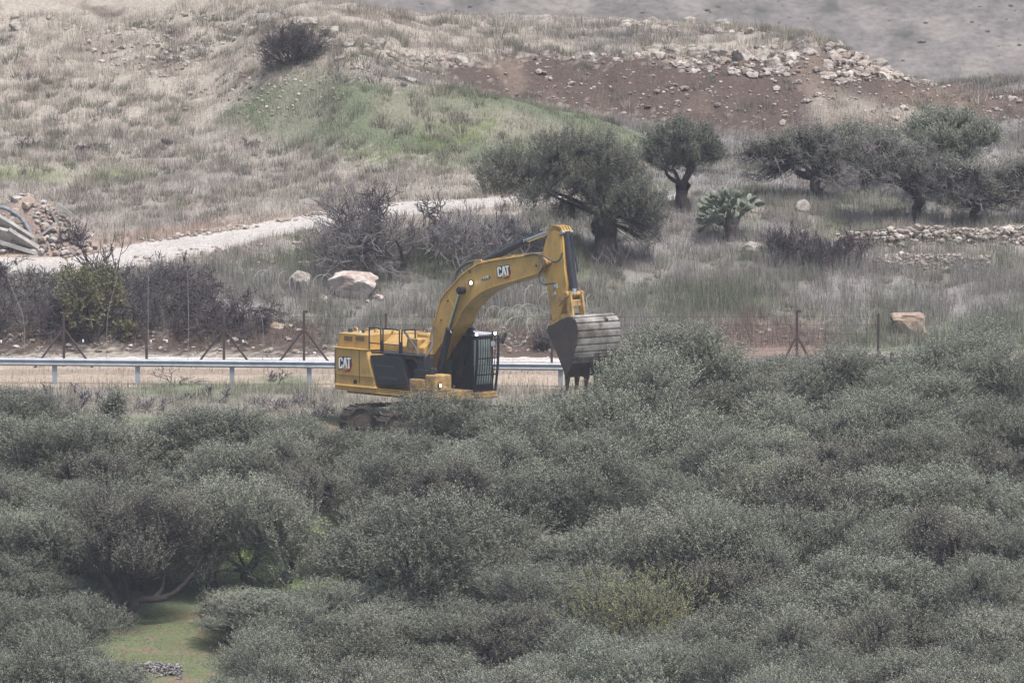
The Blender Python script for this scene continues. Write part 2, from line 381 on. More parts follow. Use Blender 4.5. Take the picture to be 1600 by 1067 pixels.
PATH_UP = [(-90, 404), (0, 402), (60, 399), (130, 392), (192, 387), (285, 371), (356, 357), (427, 345), (500, 336), (580, 324), (650, 315), (780, 309), (900, 307), (1060, 303)]
PATH_DN = [(1060, 312), (900, 320), (780, 323), (650, 335), (580, 343), (516, 353), (481, 360), (392, 378), (303, 400), (230, 412), (100, 424), (0, 428), (-90, 430)]
POLY = {
    'path': gpoly(PATH_UP + PATH_DN),
    'path_soil': gpoly([(60, 398), (130, 372), (250, 360), (400, 343), (520, 329), (580, 325), (427, 346), (285, 373), (190, 390)]),
    'rub_soil': gpoly([(-90, 404), (-90, 330), (40, 325), (110, 350), (200, 376), (190, 389), (60, 400)]),
    'mound': gpoly([(330, 190), (380, 150), (470, 108), (560, 120), (640, 140), (800, 156), (950, 190), (1090, 212), (1060, 240), (900, 262), (700, 262), (560, 250), (430, 225)]),
    'mound_bright': gpoly([(560, 215), (660, 185), (770, 190), (800, 215), (740, 240), (640, 250), (560, 252), (520, 235)]),
    'strip': gpoly([(-90, 262), (60, 260), (240, 270), (200, 283), (60, 283), (-90, 280)]),
    'cut': gpoly([(630, 118), (700, 92), (850, 86), (1000, 92), (1240, 78), (1310, 60), (1400, 76), (1470, 118), (1570, 140), (1700, 150), (1700, 200), (1480, 205), (1250, 212), (1100, 206), (950, 186), (800, 155)]),
    'bank': gpoly([(-90, 552), (-90, 498), (120, 505), (380, 500), (520, 505), (520, 555), (300, 553)]),
    'bank2': gpoly([(620, 560), (660, 508), (760, 505), (900, 512), (960, 530), (960, 565)]),
    'bank3': gpoly([(1090, 570), (1110, 508), (1180, 500), (1290, 512), (1300, 560)]),
    'gap': gpoly([(170, 1060), (170, 975), (240, 950), (380, 950), (400, 1010), (380, 1060)]),
}
C_DRY = np.array([.29, .26, .222]); C_WEED = np.array([.182, .172, .165]); C_GREEN = np.array([.105, .122, .078]); C_BRIGHT = np.array([.135, .185, .055])
C_SOIL = np.array([.080, .060, .051]); C_PATH = np.array([.40, .375, .35]); C_TAN = np.array([.32, .265, .21]); C_LITTER = np.array([.17, .13, .095])
C_FAR = np.array([.135, .125, .12])
def mix(c, d, m): m = np.clip(m, 0, 1)[..., None]; return c * (1 - m) + d * m

def zones(x, y):
    """albedo, cover: 0 none .. 1 full, kind: grass height factor"""
    wx = x + (fbm(x / 1.3, y / 1.3, 31, 4) - .5) * 1.3; wy = y + (fbm(x / 1.3, y / 1.3, 41, 4) - .5) * 1.6
    n1 = fbm(x / 4, y / 4, 51, 4); n2 = fbm(x / 1.5, y / 1.5, 61, 4); n3 = fbm(x / .5, y / .5, 65, 3)
    jg = np.random.default_rng(5)
    J = [(jg.normal(0, .38, x.shape), jg.normal(0, .5, x.shape)) for _ in range(2)]
    def soft(k): return sum(inside(POLY[k], wx + a, wy + b).astype(float) for a, b in J) / 2
    c = np.zeros(x.shape + (3,)) + C_DRY
    cover = np.ones(x.shape); tall = np.ones(x.shape)
    # field and left hill: dry grass streaked with greyer weeds
    c = mix(c, C_WEED, (n1 - .5) * 2.4)
    fld = (y > 24) & (y < 44)
    c = np.where(fld[..., None], mix(c, np.array([.232, .21, .185]), .55 + (n2 - .5)), c)
    c = mix(c, C_SOIL * 1.5, np.where(y > 46, (n2 - .60) * 4, 0))
    # slope between lower track and path
    sl = (wy > 15) & (wy < 26 + np.clip((x + 4) * .6, -4, 8))
    c = np.where(sl[..., None], mix(C_WEED + 0 * c, C_GREEN, (n1 - .45) * 2.6 + .2), c); tall = np.where(sl, 1.5, tall)
    # right hand orchard floor
    ro = (x > 4) & (wy > 22) & (wy < 47)
    c = np.where(ro[..., None], mix(mix(C_WEED * 1.05 + 0 * c, C_DRY * .85, (n1 - .5) * 3), C_GREEN, (n2 - .52) * 3), c)
    up = (x > 13) & (wy > 44)
    c = np.where(up[..., None], mix(C_WEED * .9 + 0 * c, C_GREEN * .9, (n1 - .4) * 3), c)
    # green mound
    m = soft('mound')
    c = mix(c, mix(mix(C_GREEN * 1.05 + 0 * c, np.array([.19, .18, .14]), (n1 - .52) * 3.2), C_BRIGHT * .6, (n2 - .64) * 2.0), m * np.clip(.8 + (n1 - .35) * 2, .7, 1)); tall = np.where(m > .5, .7, tall)
    c = mix(c, C_BRIGHT * .7, soft('mound_bright') * np.clip(.05 + (n2 - .5) * 2.4, 0, .7))
    m = soft('strip'); c = mix(c, C_BRIGHT * 1.2, m * (.4 + (n2 - .5))); tall = np.where(m > .5, .5, tall)
    # cut slope of bare earth
    m = soft('cut')
    right = np.clip((x - 7) / 5, 0, 1)
    gul = fbm(x / 1.1 + y * .25, y / 5, 91, 4); sc = mix(C_SOIL + 0 * c, np.array([.145, .112, .092]), (n2 - .52) * 2.2 + (gul - .55) * 2.6 + right * .3); sc = mix(sc, C_DRY * .8, (n1 - .58) * 5 * right)
    c = mix(c, sc, m); cover = np.where(m > .5, np.clip((n1 - .45) * 3, 0.05, .7) * (.35 + .65 * right), cover); tall = np.where(m > .5, .8, tall)
    for k in ('bank', 'bank2', 'bank3', 'path_soil', 'rub_soil'):
        m = soft(k)
        b = {'bank': C_SOIL * .85, 'bank2': C_SOIL * 1.15, 'bank3': C_SOIL * 1.9, 'path_soil': np.array([.22, .155, .125]), 'rub_soil': np.array([.26, .21, .178])}[k]
        c = mix(c, mix(b + 0 * c, b * 1.5, (n2 - .5) * 2), m)
        cover = np.where(m > .5, {'bank': .12, 'bank2': .35, 'bank3': .7, 'path_soil': .25, 'rub_soil': .1}[k], cover)
    wyp = y + (fbm(x / .8, y / .8, 71, 4) - .5) * .55; wxp = x + (fbm(x / .8, y / .8, 75, 4) - .5) * .55
    m = inside(POLY['path'], wxp, wyp)
    c = np.where(m[..., None], mix(C_PATH + 0 * c, C_PATH * .78, (n2 - .5) * 2.2), c); cover = np.where(m, np.where(n3 > .72, .06, 0), cover)
    # lower shelf: tan dirt verge, gravel track
    sh = (wyp > 3.2) & (wyp < 14.15)
    v = mix(np.array([.20, .185, .155]) + 0 * c, C_GREEN * 1.35, (n1 - .45) * 3)
    v = np.where((wyp > 8.0)[..., None], mix(C_TAN + 0 * c, C_GREEN * 1.3, (n1 - .54) * 5 * (wyp < 10.2)), v)
    v = np.where(((wyp > 10.4) & (wyp < 11.6))[..., None], mix(v, np.array([.22, .18, .15]), .7), v)
    v = np.where((wyp > 13.25)[..., None], mix(C_PATH * 1.3 + 0 * c, C_PATH * 1.1, (n2 - .5) * 2), v)
    v = np.where((wxp > 3.6)[..., None], mix(C_WEED + 0 * c, C_SOIL * 1.8, (n1 - .45) * 3), v)
    c = np.where(sh[..., None], v, c)
    cover = np.where(sh, np.where((wyp < 8.2) | (wxp > 3.6), 1.0, np.where(wyp < 10, .12, np.where((wyp > 10.4) & (wyp < 11.8), .15, .0))), cover); tall = np.where(sh, 1.0, tall)
    # grove floor
    g = wyp < 3.2
    gc = mix(C_GREEN * 1.15 + 0 * c, C_BRIGHT * .9, (n1 - .48) * 3); gc = mix(gc, C_LITTER, (n2 - .5) * 4)
    c = np.where(g[..., None], gc, c); cover = np.where(g, .5, cover); tall = np.where(g, .4, tall)
    m = inside(POLY['gap'], wx, wy)
    c = np.where(m[..., None], mix(np.array([.112, .132, .07]) + 0 * c, C_LITTER, (n3 - .5) * 4 - .3), c); cover = np.where(m, .75, cover)
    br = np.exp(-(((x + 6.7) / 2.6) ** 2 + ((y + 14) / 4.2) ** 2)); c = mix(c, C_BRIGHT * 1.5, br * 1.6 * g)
    # far valley and hillside
    far = y > 85
    fn = fbm(x / 9, y / 9, 81, 5); fn2 = fbm(x / 2.2, y / 2.2, 85, 4)
    fc = mix(C_FAR + 0 * c, np.array([.105, .10, .092]), (fn - .42) * 4); fc = mix(fc, np.array([.18, .165, .152]), (fn2 - .56) * 6); fc = mix(fc, np.array([.075, .076, .07]), (.40 - fn2) * 6)
    c = np.where(far[..., None], fc, c); cover = np.where(far, 0, cover)
    return c, cover, tall

CC, _, _ = zones(Xb, Yb)
nx, ny = len(XS), len(YS)
idx = np.arange(nx * ny).reshape(nx, ny)
F = np.stack([idx[:-1, :-1], idx[1:, :-1], idx[1:, 1:], idx[:-1, 1:]], -1).reshape(-1, 4)
V = np.stack([Xb, Yb, Z], -1).reshape(-1, 3)
fy = np.tile(np.arange(ny - 1), nx - 1); jh = int(np.searchsorted(YS, 204))
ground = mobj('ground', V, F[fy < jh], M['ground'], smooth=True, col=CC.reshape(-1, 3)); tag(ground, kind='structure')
hills = mobj('hills', V, F[fy >= jh], M['hills'], smooth=True, col=CC.reshape(-1, 3)); tag(hills, kind='structure')

# ------------------------------------------------------------------ grass (uncountable blades)
def blades(name, n, xr, yr, hmin, hmax, seed, sel=None, colf=1.0, w=.02, label=None, lean=.35):
    g = np.random.default_rng(seed)
    x = g.uniform(*xr, n); y = g.uniform(*yr, n)
    c, cov, tall = zones(x, y)
    k = g.random(n) < cov
    if sel is not None: k &= sel(x, y, c)
    clump = fbm(x / .7, y / .7, seed + 5, 3); k &= g.random(n) < np.clip((clump - .25) * 2.6, .12, 1)
    x, y, c, tall, clump = x[k], y[k], c[k], tall[k], clump[k]; n = len(x)
    z = height(x, y)
    h = g.uniform(hmin, hmax, n) * tall * (.55 + .9 * clump)
    a = g.uniform(0, 2 * np.pi, n); dx, dy = np.cos(a) * w * .5, np.sin(a) * w * .5
    la = g.uniform(0, 2 * np.pi, n); ll = g.random(n) * lean * h
    v0 = np.stack([x - dx, y - dy, z - .03], -1); v1 = np.stack([x + dx, y + dy, z - .03], -1)
    v2 = np.stack([x + np.cos(la) * ll, y + np.sin(la) * ll, z + h], -1)
    V = np.stack([v0, v1, v2], 1).reshape(-1, 3); F = np.arange(3 * n).reshape(n, 3)
    br = g.uniform(.75, 1.35, n)[:, None] * colf; cc = c * br
    dry = (g.random(n) < .22)[:, None]; cc = np.where(dry, cc * .45 + C_DRY * .62, cc)
    o = mobj(name, V, F, M['blade'], col=np.repeat(cc, 3, 0)); tag(o, label, 'grass', kind='stuff'); return o

blades('dry_grass', 520000, (-24, 24), (15.5, 60), .10, .34, 101, label='dry grass and weeds over the field and the slopes beyond the fence')
blades('weeds', 90000, (-24, 24), (15.6, 25.5), .25, .58, 102, sel=lambda x, y, c: (fbm(x / 2.2, y / 2.2, 7, 3) > .47) & ~inside(POLY['path'], x, y + 1.1) & ~inside(POLY['path'], x, y + .5), w=.018, label='tall grey weeds on the slope below the stone wall and bushes')
blades('verge_grass', 100000, (-24, 24), (2.5, 12.4), .12, .40, 103, w=.02, label='rough grass and dead weeds along the guardrail')
blades('grove_grass', 90000, (-22, 22), (-40, 3), .10, .28, 104, label='short green grass under the olive trees')

def tussocks(n, seed):
    g = np.random.default_rng(seed); x = g.uniform(-22, 22, n); y = g.uniform(16, 58, n); c, cov, tall = zones(x, y)
    k = (g.random(n) < cov + .15) & (cov > .02) & (fbm(x / 3, y / 3, seed, 3) > .42); x, y, c = x[k], y[k], c[k]; n = len(x); m = 46
    R = g.uniform(.10, .32, n)[:, None]; a = g.uniform(0, 6.28, (n, m)); rr = np.sqrt(g.random((n, m))) * R
    bx = x[:, None] + rr * np.cos(a); by = y[:, None] + rr * np.sin(a); bz = height(bx, by)
    h = g.uniform(.5, 1.2, (n, m)) * R * 1.5; w = .011; t = g.uniform(0, 6.28, (n, m))
    v0 = np.stack([bx - w * np.cos(t), by - w * np.sin(t), bz - .02], -1); v1 = np.stack([bx + w * np.cos(t), by + w * np.sin(t), bz - .02], -1)
    v2 = np.stack([bx + np.cos(a) * rr * .8, by + np.sin(a) * rr * .8, bz + h], -1)
    V = np.stack([v0, v1, v2], 2).reshape(-1, 3); F = np.arange(len(V)).reshape(-1, 3)
    pal = np.array([[.32, .285, .23], [.20, .185, .155], [.165, .148, .135], [.15, .158, .11], [.14, .14, .105]]); cc = pal[g.integers(0, 5, n)][:, None] * g.uniform(.7, 1.25, (n, m, 1))
    o = mobj('grass_tussocks', V, F, M['blade'], col=np.repeat(cc.reshape(-1, 3), 3, 0)); tag(o, 'darker and paler grass tussocks dotted over the field and slopes', 'grass', kind='stuff')
tussocks(3600, 120)

# ------------------------------------------------------------------ rocks
def _ico(sub):
    import bmesh
    bm = bmesh.new(); bmesh.ops.create_icosphere(bm, subdivisions=sub, radius=1)
    V = np.array([v.co[:] for v in bm.verts]); F = np.array([[v.index for v in f.verts] for f in bm.faces]); bm.free(); return V, F
ICO = {1: _ico(1), 2: _ico(2), 3: _ico(3), 4: _ico(4)}
def rock_shape(g, sub=3, cuts=10, noise=.08, block=False):
    V, F = ICO[sub]; V = V.copy()
    if block: V = np.sign(V) * np.abs(V) ** .38; cuts = 3
    for _ in range(cuts):
        n = g.normal(size=3); n /= np.linalg.norm(n); h = g.uniform(.45, .85)
        d = V @ n - h; V -= np.outer(np.clip(d, 0, None), n)
    if sub >= 2:
        o = g.uniform(0, 50)
        nn = fbm(V[:, 0] * 2.2 + o, V[:, 1] * 2.2 + V[:, 2] * 3.1, 3, 4) - .5
        V = V * (1 + nn * noise * 4)[:, None]
    return V, F
def rotz(V, a): c, s = math.cos(a), math.sin(a); return V @ np.array([[c, s, 0], [-s, c, 0], [0, 0, 1]])

def boulder(px, py, wpx, hpx, label, seed, material='rock', group=None, name='boulder', cat='boulder', depth=1.0, sub=3, y=None, rough=.1, block=False):
    """py: where its foot meets the ground"""
    g = np.random.default_rng(seed); P = gnd(px, py)
    V, F = rock_shape(g, sub, 9, rough, block)
    V = V - (V.max(0) + V.min(0)) / 2; V = V / (V.max(0) - V.min(0))
    w, h = wpx / 46, hpx / 44
    V = V * np.array([w, w * depth, h * 1.25])
    V[:, 2] += h * .375
    o = mobj(name, V, F, M[material]); o.location = P + np.array([0, w * depth * .3, -.03]); tag(o, label, cat, group); return o

boulder(552, 468, 85, 46, 'large pale pinkish boulder lying on the bank left of the boom', 5, 'rock_pink', depth=.75, sub=4, rough=.10)
for q_, (a_, b_, w_, h_) in enumerate([(590, 470, 22, 12), (505, 470, 16, 12), (575, 474, 12, 7)]): boulder(a_, b_, w_, h_, ['pale broken rock at the right foot of the large pinkish boulder', 'whitish stone at the left foot of the large pinkish boulder', 'tiny pale stone under the right side of the large pinkish boulder'][q_], 60 + q_, 'rock_pink', depth=.8, rough=.12)
boulder(465, 453, 46, 32, 'grey white boulder tangled in razor wire coils left of the pinkish boulder', 6, 'rock', depth=.7, sub=4, rough=.16)
boulder(475, 420, 24, 14, 'small white rock just behind the grey boulder in the wire', 16, 'rock', depth=.7)
boulder(492, 474, 22, 10, 'flat tan stone below the boulders on the bank edge', 17, 'rock_tan', depth=.8)
boulder(433, 514, 24, 13, 'tan stone sunk in the bank left of the tripod fence post', 18, 'rock_tan', depth=.8)
boulder(1420, 522, 62, 36, 'blocky tan boulder with a whitish top beside a short post', 8, 'rock_tan', depth=.6, sub=4, rough=.1, block=True)
boulder(25, 48, 28, 18, 'round white boulder at the upper left edge of the hillside', 9, 'rock')
boulder(143, 82, 22, 9, 'low pale rock alone on the dry hillside below the white boulder', 10, 'rock')
boulder(240, 115, 18, 8, 'small pale rock on the dry grass of the left hillside', 11, 'rock')
boulder(590, 78, 34, 22, 'whitish boulder on the crest right of the dark bush', 12, 'rock', depth=.7, rough=.16)
boulder(635, 128, 40, 12, 'flat pale rock slab on top of the green mound', 13, 'rock', depth=.7)
boulder(721, 104, 26, 20, 'pale grey rock at the left end of the bare earth slope', 14, 'rock', depth=.7)
boulder(1262, 84, 46, 32, 'big overhanging grey boulder near the right end of the bare earth crest', 15, 'rock', depth=.7, sub=4, rough=.18)
boulder(1293, 108, 28, 18, 'rounded pale boulder below the big overhanging one', 19, 'rock')
boulder(1372, 108, 40, 20, 'sloping slab of pale rock right of the rounded boulder', 20, 'rock')
boulder(1310, 48, 18, 14, 'small upright rock standing on the grassy crest', 21, 'rock')
boulder(1255, 332, 28, 22, 'grey rock in the grass under the twiggy olive trees', 22, 'stone', depth=.8)
boulder(1185, 333, 34, 10, 'flat whitish stone right of the prickly pear', 23, 'rock', depth=.8)
boulder(1175, 395, 36, 20, 'dull grey boulder below the prickly pear trunk', 24, 'stone', depth=.8)
boulder(1212, 388, 30, 13, 'low grey stone next to the dull boulder under the cactus', 25, 'stone', depth=.8)
boulder(1350, 335, 22, 8, 'flat pale stone in the grass left of the leaning olive trunk', 26, 'rock', depth=.8)
boulder(250, 440, 0.1 + 14, 8, 'small grey stone by the lower edge of the white path', 27, 'stone', depth=.8)
boulder(320, 404, 18, 14, 'white stone at the lower edge of the path above the brambles', 28, 'rock', depth=.8)
boulder(345, 396, 20, 13, 'pinkish stone at the path edge right of the white stone', 29, 'rock_pink', depth=.8)
boulder(383, 396, 12, 8, 'dark stone in the green grass below the path', 30, 'rock_tan', depth=.8)
boulder(262, 935, 14, 8, 'reddish stone on the grass under the sparse olive', 31, 'rock_tan', depth=.8)

# rocky ledges of the crest: single blocks one can pick out
CREST = [(478, 45, 46, 20), (515, 60, 34, 22), (545, 74, 26, 16), (568, 64, 20, 13), (612, 92, 22, 14), (655, 98, 22, 14), (676, 92, 18, 14), (695, 106, 18, 12),
         (532, 96, 24, 12), (558, 108, 26, 10), (500, 88, 22, 14)]
for i, (px, py, w, h) in enumerate(CREST):
    boulder(px, py, w, h, ['first', 'second', 'third', 'fourth', 'fifth', 'sixth', 'seventh', 'eighth', 'ninth', 'tenth', 'eleventh'][sorted(range(len(CREST)), key=lambda k: CREST[k][0]).index(i)] + ' pale rock from the left along the ledge right of the dark bush', 200 + i, 'rock', 'ledge rocks beside the dark bush', depth=.7, rough=.16)
LEDGE = [(1020, 82, 34, 14), (1055, 86, 44, 18), (1090, 90, 34, 20), (1125, 92, 46, 22), (1160, 94, 40, 22), (1190, 98, 44, 26), (1208, 110, 30, 22), (1222, 116, 26, 16), (1290, 124, 44, 14), (1330, 130, 40, 12),
         (1080, 38, 40, 14), (1130, 36, 36, 12), (1020, 34, 30, 10), (1225, 42, 26, 8), (1405, 92, 26, 14), (1425, 104, 24, 12), (1450, 116, 22, 10), (1385, 84, 22, 12), (1350, 74, 24, 12), (1340, 62, 22, 10), (1060, 108, 26, 12), (1105, 112, 24, 12), (1150, 118, 26, 12)]
ORD = ['first', 'second', 'third', 'fourth', 'fifth', 'sixth', 'seventh', 'eighth', 'ninth', 'tenth', 'eleventh', 'twelfth', 'thirteenth', 'fourteenth', 'fifteenth', 'sixteenth', 'seventeenth', 'eighteenth', 'nineteenth', 'twentieth', 'twenty first', 'twenty second', 'twenty third', 'twenty fourth']
od = sorted(range(len(LEDGE)), key=lambda k: LEDGE[k][0])
for i, (px, py, w, h) in enumerate(LEDGE):
    boulder(px, py, w, h, ORD[od.index(i)] + ' pale rock from the left on the crest above the bare earth', 230 + i, 'rock', 'rocks along the crest above the bare earth', depth=.7, rough=.16)

def stones(name, spots, smin, smax, seed, label, colors, flat=.6, sub=1, cat='stones', cuts=6, zoff=.25, kind='stuff', piles=None):
    """many loose stones as one mass"""
    g = np.random.default_rng(seed); Vs, Fs, Cs = [], [], []; n0 = 0
    proto = [rock_shape(g, sub, cuts, .06) for _ in range(14)]
    for q, (x, y, z) in enumerate(spots):
        V, F = proto[g.integers(14)]; s = smin + (smax - smin) * g.random() ** 3.5
        V = rotz(V * np.array([s, s * g.uniform(.6, 1), s * flat * g.uniform(.7, 1.2)]), g.uniform(0, 6.28)); V = V + np.array([x, y, z + s * zoff])
        Vs.append(V); Fs.append(F + n0); n0 += len(V)
        c = np.array(colors[g.integers(len(colors))]) * g.uniform(.7, 1.15); Cs.append(np.repeat(c[None], len(V), 0))
    o = mobj(name, np.concatenate(Vs), np.concatenate(Fs), M['pebble'], col=np.concatenate(Cs)); tag(o, label, cat, kind=kind); return o
def scatter_poly(pts, n, seed, clump=.0, sc=1.0):
    g = np.random.default_rng(seed); P = gpoly(pts); lo, hi = P.min(0), P.max(0); out = []
    while len(out) < n:
        q = g.uniform(lo, hi, (n * 2, 2)); k = inside(P, q[:, 0], q[:, 1])
        if clump: k &= fbm(q[:, 0] / sc, q[:, 1] / sc, seed, 3) > clump
        out += list(q[k])
    out = np.array(out[:n]); return np.column_stack([out, height(out[:, 0], out[:, 1])])
LIME = [(.34, .305, .27), (.28, .24, .21), (.22, .18, .155), (.40, .365, .33)]
stones('rubble', np.concatenate([scatter_poly([(640, 110), (860, 88), (1240, 80), (1400, 76), (1480, 122), (1600, 145), (1600, 200), (1250, 208), (1000, 190), (820, 158)], 380, 1, .50, 1.5),
                                 scatter_poly([(1000, 78), (1240, 72), (1400, 70), (1470, 116), (1330, 135), (1180, 122), (1020, 106)], 300, 2, .48, 1.2),
                                 scatter_poly([(470, 40), (560, 60), (730, 85), (720, 112), (600, 105), (500, 85)], 260, 3, .4),
                                 ]), .04, .26, 31, 'loose pale rubble strewn over the bare earth slope and crest', LIME, cat='rubble')
stones('slope_stones', np.concatenate([scatter_poly([(640, 114), (860, 92), (1240, 86), (1400, 82), (1480, 126), (1600, 152), (1600, 200), (1250, 208), (1000, 190), (820, 158)], 1300, 25), scatter_poly([(340, 185), (420, 130), (520, 95), (640, 130), (600, 160), (420, 190)], 420, 4, .40)]), .02, .12, 37, 'small stones sprinkled over the bare earth and the top of the green mound', LIME, cat='stones')
stones('crest_rubble', np.concatenate([scatter_poly([(1300, 66), (1400, 72), (1470, 116), (1440, 130), (1330, 128), (1290, 100)], 260, 21, .42, .8), scatter_poly([(1020, 88), (1240, 80), (1250, 118), (1160, 122), (1020, 104)], 170, 22, .42, .8), scatter_poly([(950, 28), (1240, 40), (1240, 52), (950, 44)], 90, 23, .45)]), .07, .36, 36, 'blocky pale rubble heaped along the crest above the bare earth', LIME, cat='rubble')
stones('hill_stones', np.concatenate([scatter_poly([(0, 30), (200, 20), (400, 30), (470, 90), (330, 190), (180, 110), (0, 70)], 420, 5, .50, 2),
                                      scatter_poly([(210, 95), (300, 60), (350, 70), (250, 125)], 160, 6)]), .04, .20, 32, 'scattered pale stones on the dry left hillside', LIME, cat='stones')
stones('bank_stones', np.concatenate([scatter_poly([(0, 550), (0, 520), (300, 520), (500, 510), (510, 553)], 260, 7, .45), scatter_poly([(640, 552), (660, 510), (900, 515), (930, 552)], 240, 8, .4),
                                      scatter_poly([(1100, 540), (1120, 510), (1290, 515), (1300, 540)], 120, 9), scatter_poly([(200, 400), (500, 365), (560, 380), (420, 430), (240, 440)], 200, 10, .45),
                                      scatter_poly([(90, 405), (200, 376), (500, 334), (520, 330), (520, 337), (285, 372), (192, 390)], 420, 15, .4)]),
       .03, .17, 33, 'loose stones in the reddish bank and along the path edge', [(.33, .275, .22), (.32, .29, .265), (.25, .195, .16), (.38, .345, .32)], cat='stones')
stones('path_gravel', np.concatenate([scatter_poly(PATH_UP + PATH_DN, 1500, 11), scatter_poly([(-60, 564), (-60, 553), (940, 557), (940, 564)], 700, 12)]), .015, .055, 34, 'coarse pale gravel on the white paths', [(.6, .57, .54), (.5, .47, .44)], cat='gravel')
stones('grove_litter', scatter_poly([(175, 1050), (190, 960), (370, 955), (390, 1050)], 1300, 13), .02, .055, 35, 'brown leaf litter on the open grass under the sparse olive', [(.24, .15, .10), (.30, .26, .16), (.18, .12, .09)], flat=.25, cat='leaf litter')

# two ruined dry stone walls at the right and the little cairn in front: each one thing
def wall_heap(name, line, w, h, n, smin, smax, seed, label, colors=LIME, cat='stone wall'):
    g = np.random.default_rng(seed); P = np.array([gnd(*p) for p in line]); L = np.concatenate([[0], np.cumsum(np.linalg.norm(np.diff(P[:, :2], axis=0), axis=1))])
    t = g.random(n) * L[-1]; x = np.interp(t, L, P[:, 0]); y = np.interp(t, L, P[:, 1]); o = np.clip(g.normal(0, .42, n), -1, 1)
    y = y + o * w * .5; hh = h * np.interp(t, np.linspace(0, L[-1], 14), g.uniform(.55, 1.1, 14))
    z = height(x, y) + (1 - np.abs(o) ** 1.3) * hh * g.random(n) ** .6 - .05
    base = np.array([P[:, 0].mean(), P[:, 1].mean(), height(P[:, 0].mean(), P[:, 1].mean())])
    ob = stones(name, np.column_stack([x, y, z]) - base, smin, smax, seed, label, colors, cat=cat, kind=None, sub=1); ob.location = base; ob['kind'] = 'thing'; return ob
wall_heap('stone_wall', [(1310, 380), (1400, 378), (1480, 374), (1540, 372), (1640, 376)], 1.3, .55, 900, .07, .21, 41, 'ruined dry stone wall below the two right hand olive trunks')
wall_heap('stone_heap', [(1365, 415), (1420, 412), (1480, 412), (1545, 416)], 1.9, .35, 900, .05, .16, 42, 'spread heap of small pale stones in front of the dry stone wall', cat='stone heap')
wall_heap('stone_heap', [(205, 1052), (245, 1047), (285, 1053)], 1.6, .35, 420, .05, .11, 43, 'small heap of grey stones at the bottom edge under the olives', [(.22, .215, .22), (.14, .135, .14), (.29, .275, .26)], cat='stone heap')
wall_heap('stone_heap', [(62, 710), (95, 700), (125, 704)], 1.4, .7, 260, .05, .13, 44, 'whitish heap of stones between the olives below the left guardrail post', [(.40, .40, .42), (.30, .29, .30)], cat='stone heap')

# ------------------------------------------------------------------ plants
def seg_mesh(segs, n=4):
    """segs: (k,8) p0 p1 r0 r1 -> prisms"""
    A = np.asarray(segs, float); p0, p1, r0, r1 = A[:, :3], A[:, 3:6], A[:, 6], A[:, 7]
    d = p1 - p0; L = np.linalg.norm(d, axis=1, keepdims=True); d = d / np.maximum(L, 1e-6)
    h = np.where(np.abs(d[:, 2:3]) > .9, [[1., 0, 0]], [[0, 0, 1.]]); a = np.cross(d, h); a /= np.linalg.norm(a, axis=1, keepdims=True); b = np.cross(d, a)
    ang = np.arange(n) * 2 * np.pi / n
    ring = a[:, None] * np.cos(ang)[None, :, None] + b[:, None] * np.sin(ang)[None, :, None]
    V = np.concatenate([p0[:, None] + ring * r0[:, None, None], p1[:, None] + ring * r1[:, None, None]], 1)
    base = (np.arange(len(A)) * 2 * n)[:, None, None]
    k = np.arange(n); f = np.stack([k, (k + 1) % n, (k + 1) % n + n, k + n], -1)
    return V.reshape(-1, 3), (base + f[None]).reshape(-1, 4)

def unit(v): return v / np.maximum(np.linalg.norm(v, axis=-1, keepdims=True), 1e-6)

def grow(g, p, d, L, r, lvl, segs, tips, nb=(3, 5), bend=.35, up=.1, ratio=(.55, .75), spread=.8, rmin=.006, steps=4):
    p = np.array(p, float); d = unit(np.array(d, float)); pts = [p.copy()]
    r1 = max(r * .62, rmin * .8)
    for k in range(steps):
        d = unit(d + g.normal(size=3) * bend * .5 + np.array([0, 0, up]))
        q = p + d * L / steps
        ra = r + (r1 - r) * k / steps; rb = r + (r1 - r) * (k + 1) / steps
        segs.append((*p, *q, ra, rb)); p = q; pts.append(p.copy())
    if lvl <= 0:
        tips.append((*p, *d)); return
    for _ in range(g.integers(nb[0], nb[1] + 1)):
        t = g.uniform(.35, 1.0); k = min(int(t * steps), steps - 1); q = pts[k] + (pts[k + 1] - pts[k]) * (t * steps - k)
        dd = unit(d + unit(g.normal(size=3)) * spread)
        grow(g, q, dd, L * g.uniform(*ratio), max(r1 * .75, rmin), lvl - 1, segs, tips, nb, bend, up, ratio, spread, rmin, steps)

def leaves(g, P, D, n_per, tl, ll, lw, young=.5):
    """sprigs at P along D -> rhombic leaves; returns V, F, col"""
    n = len(P); k = n_per
    TL = tl * g.uniform(.7, 1.3, n)
    t = (np.linspace(.12, 1.0, k)[None] + g.uniform(-.04, .04, (n, k)))
    base = P[:, None] + D[:, None] * (TL[:, None] * t)[..., None]
    h = unit(g.normal(size=(n, 3))); A = unit(np.cross(D, h)); B = np.cross(D, A)
    az = (np.arange(k) * 2.4)[None] + g.uniform(0, 6.28, (n, 1)) + g.normal(0, .3, (n, k))
    side = A[:, None] * np.cos(az)[..., None] + B[:, None] * np.sin(az)[..., None]
    ld = unit(D[:, None] * g.uniform(.5, 1.1, (n, k, 1)) + side * .75)
    ln = ll * g.uniform(.7, 1.25, (n, k, 1)); lwid = lw * g.uniform(.8, 1.2, (n, k, 1))
    wv = unit(np.cross(ld, D[:, None] + g.normal(size=(n, k, 3)) * .5)) * lwid * .5
    V = np.stack([base, base + ld * ln * .45 + wv, base + ld * ln, base + ld * ln * .45 - wv], 2).reshape(-1, 3)
    F = np.arange(len(V)).reshape(-1, 4)
    c = np.clip(g.uniform(0, 1, (n, 1)) ** 1.8 * .75 + young * (t - .4) + g.normal(0, .12, (n, k)), 0, 1)
    return V, F, np.repeat(c.reshape(-1), 4)[:, None] * np.ones((1, 3))

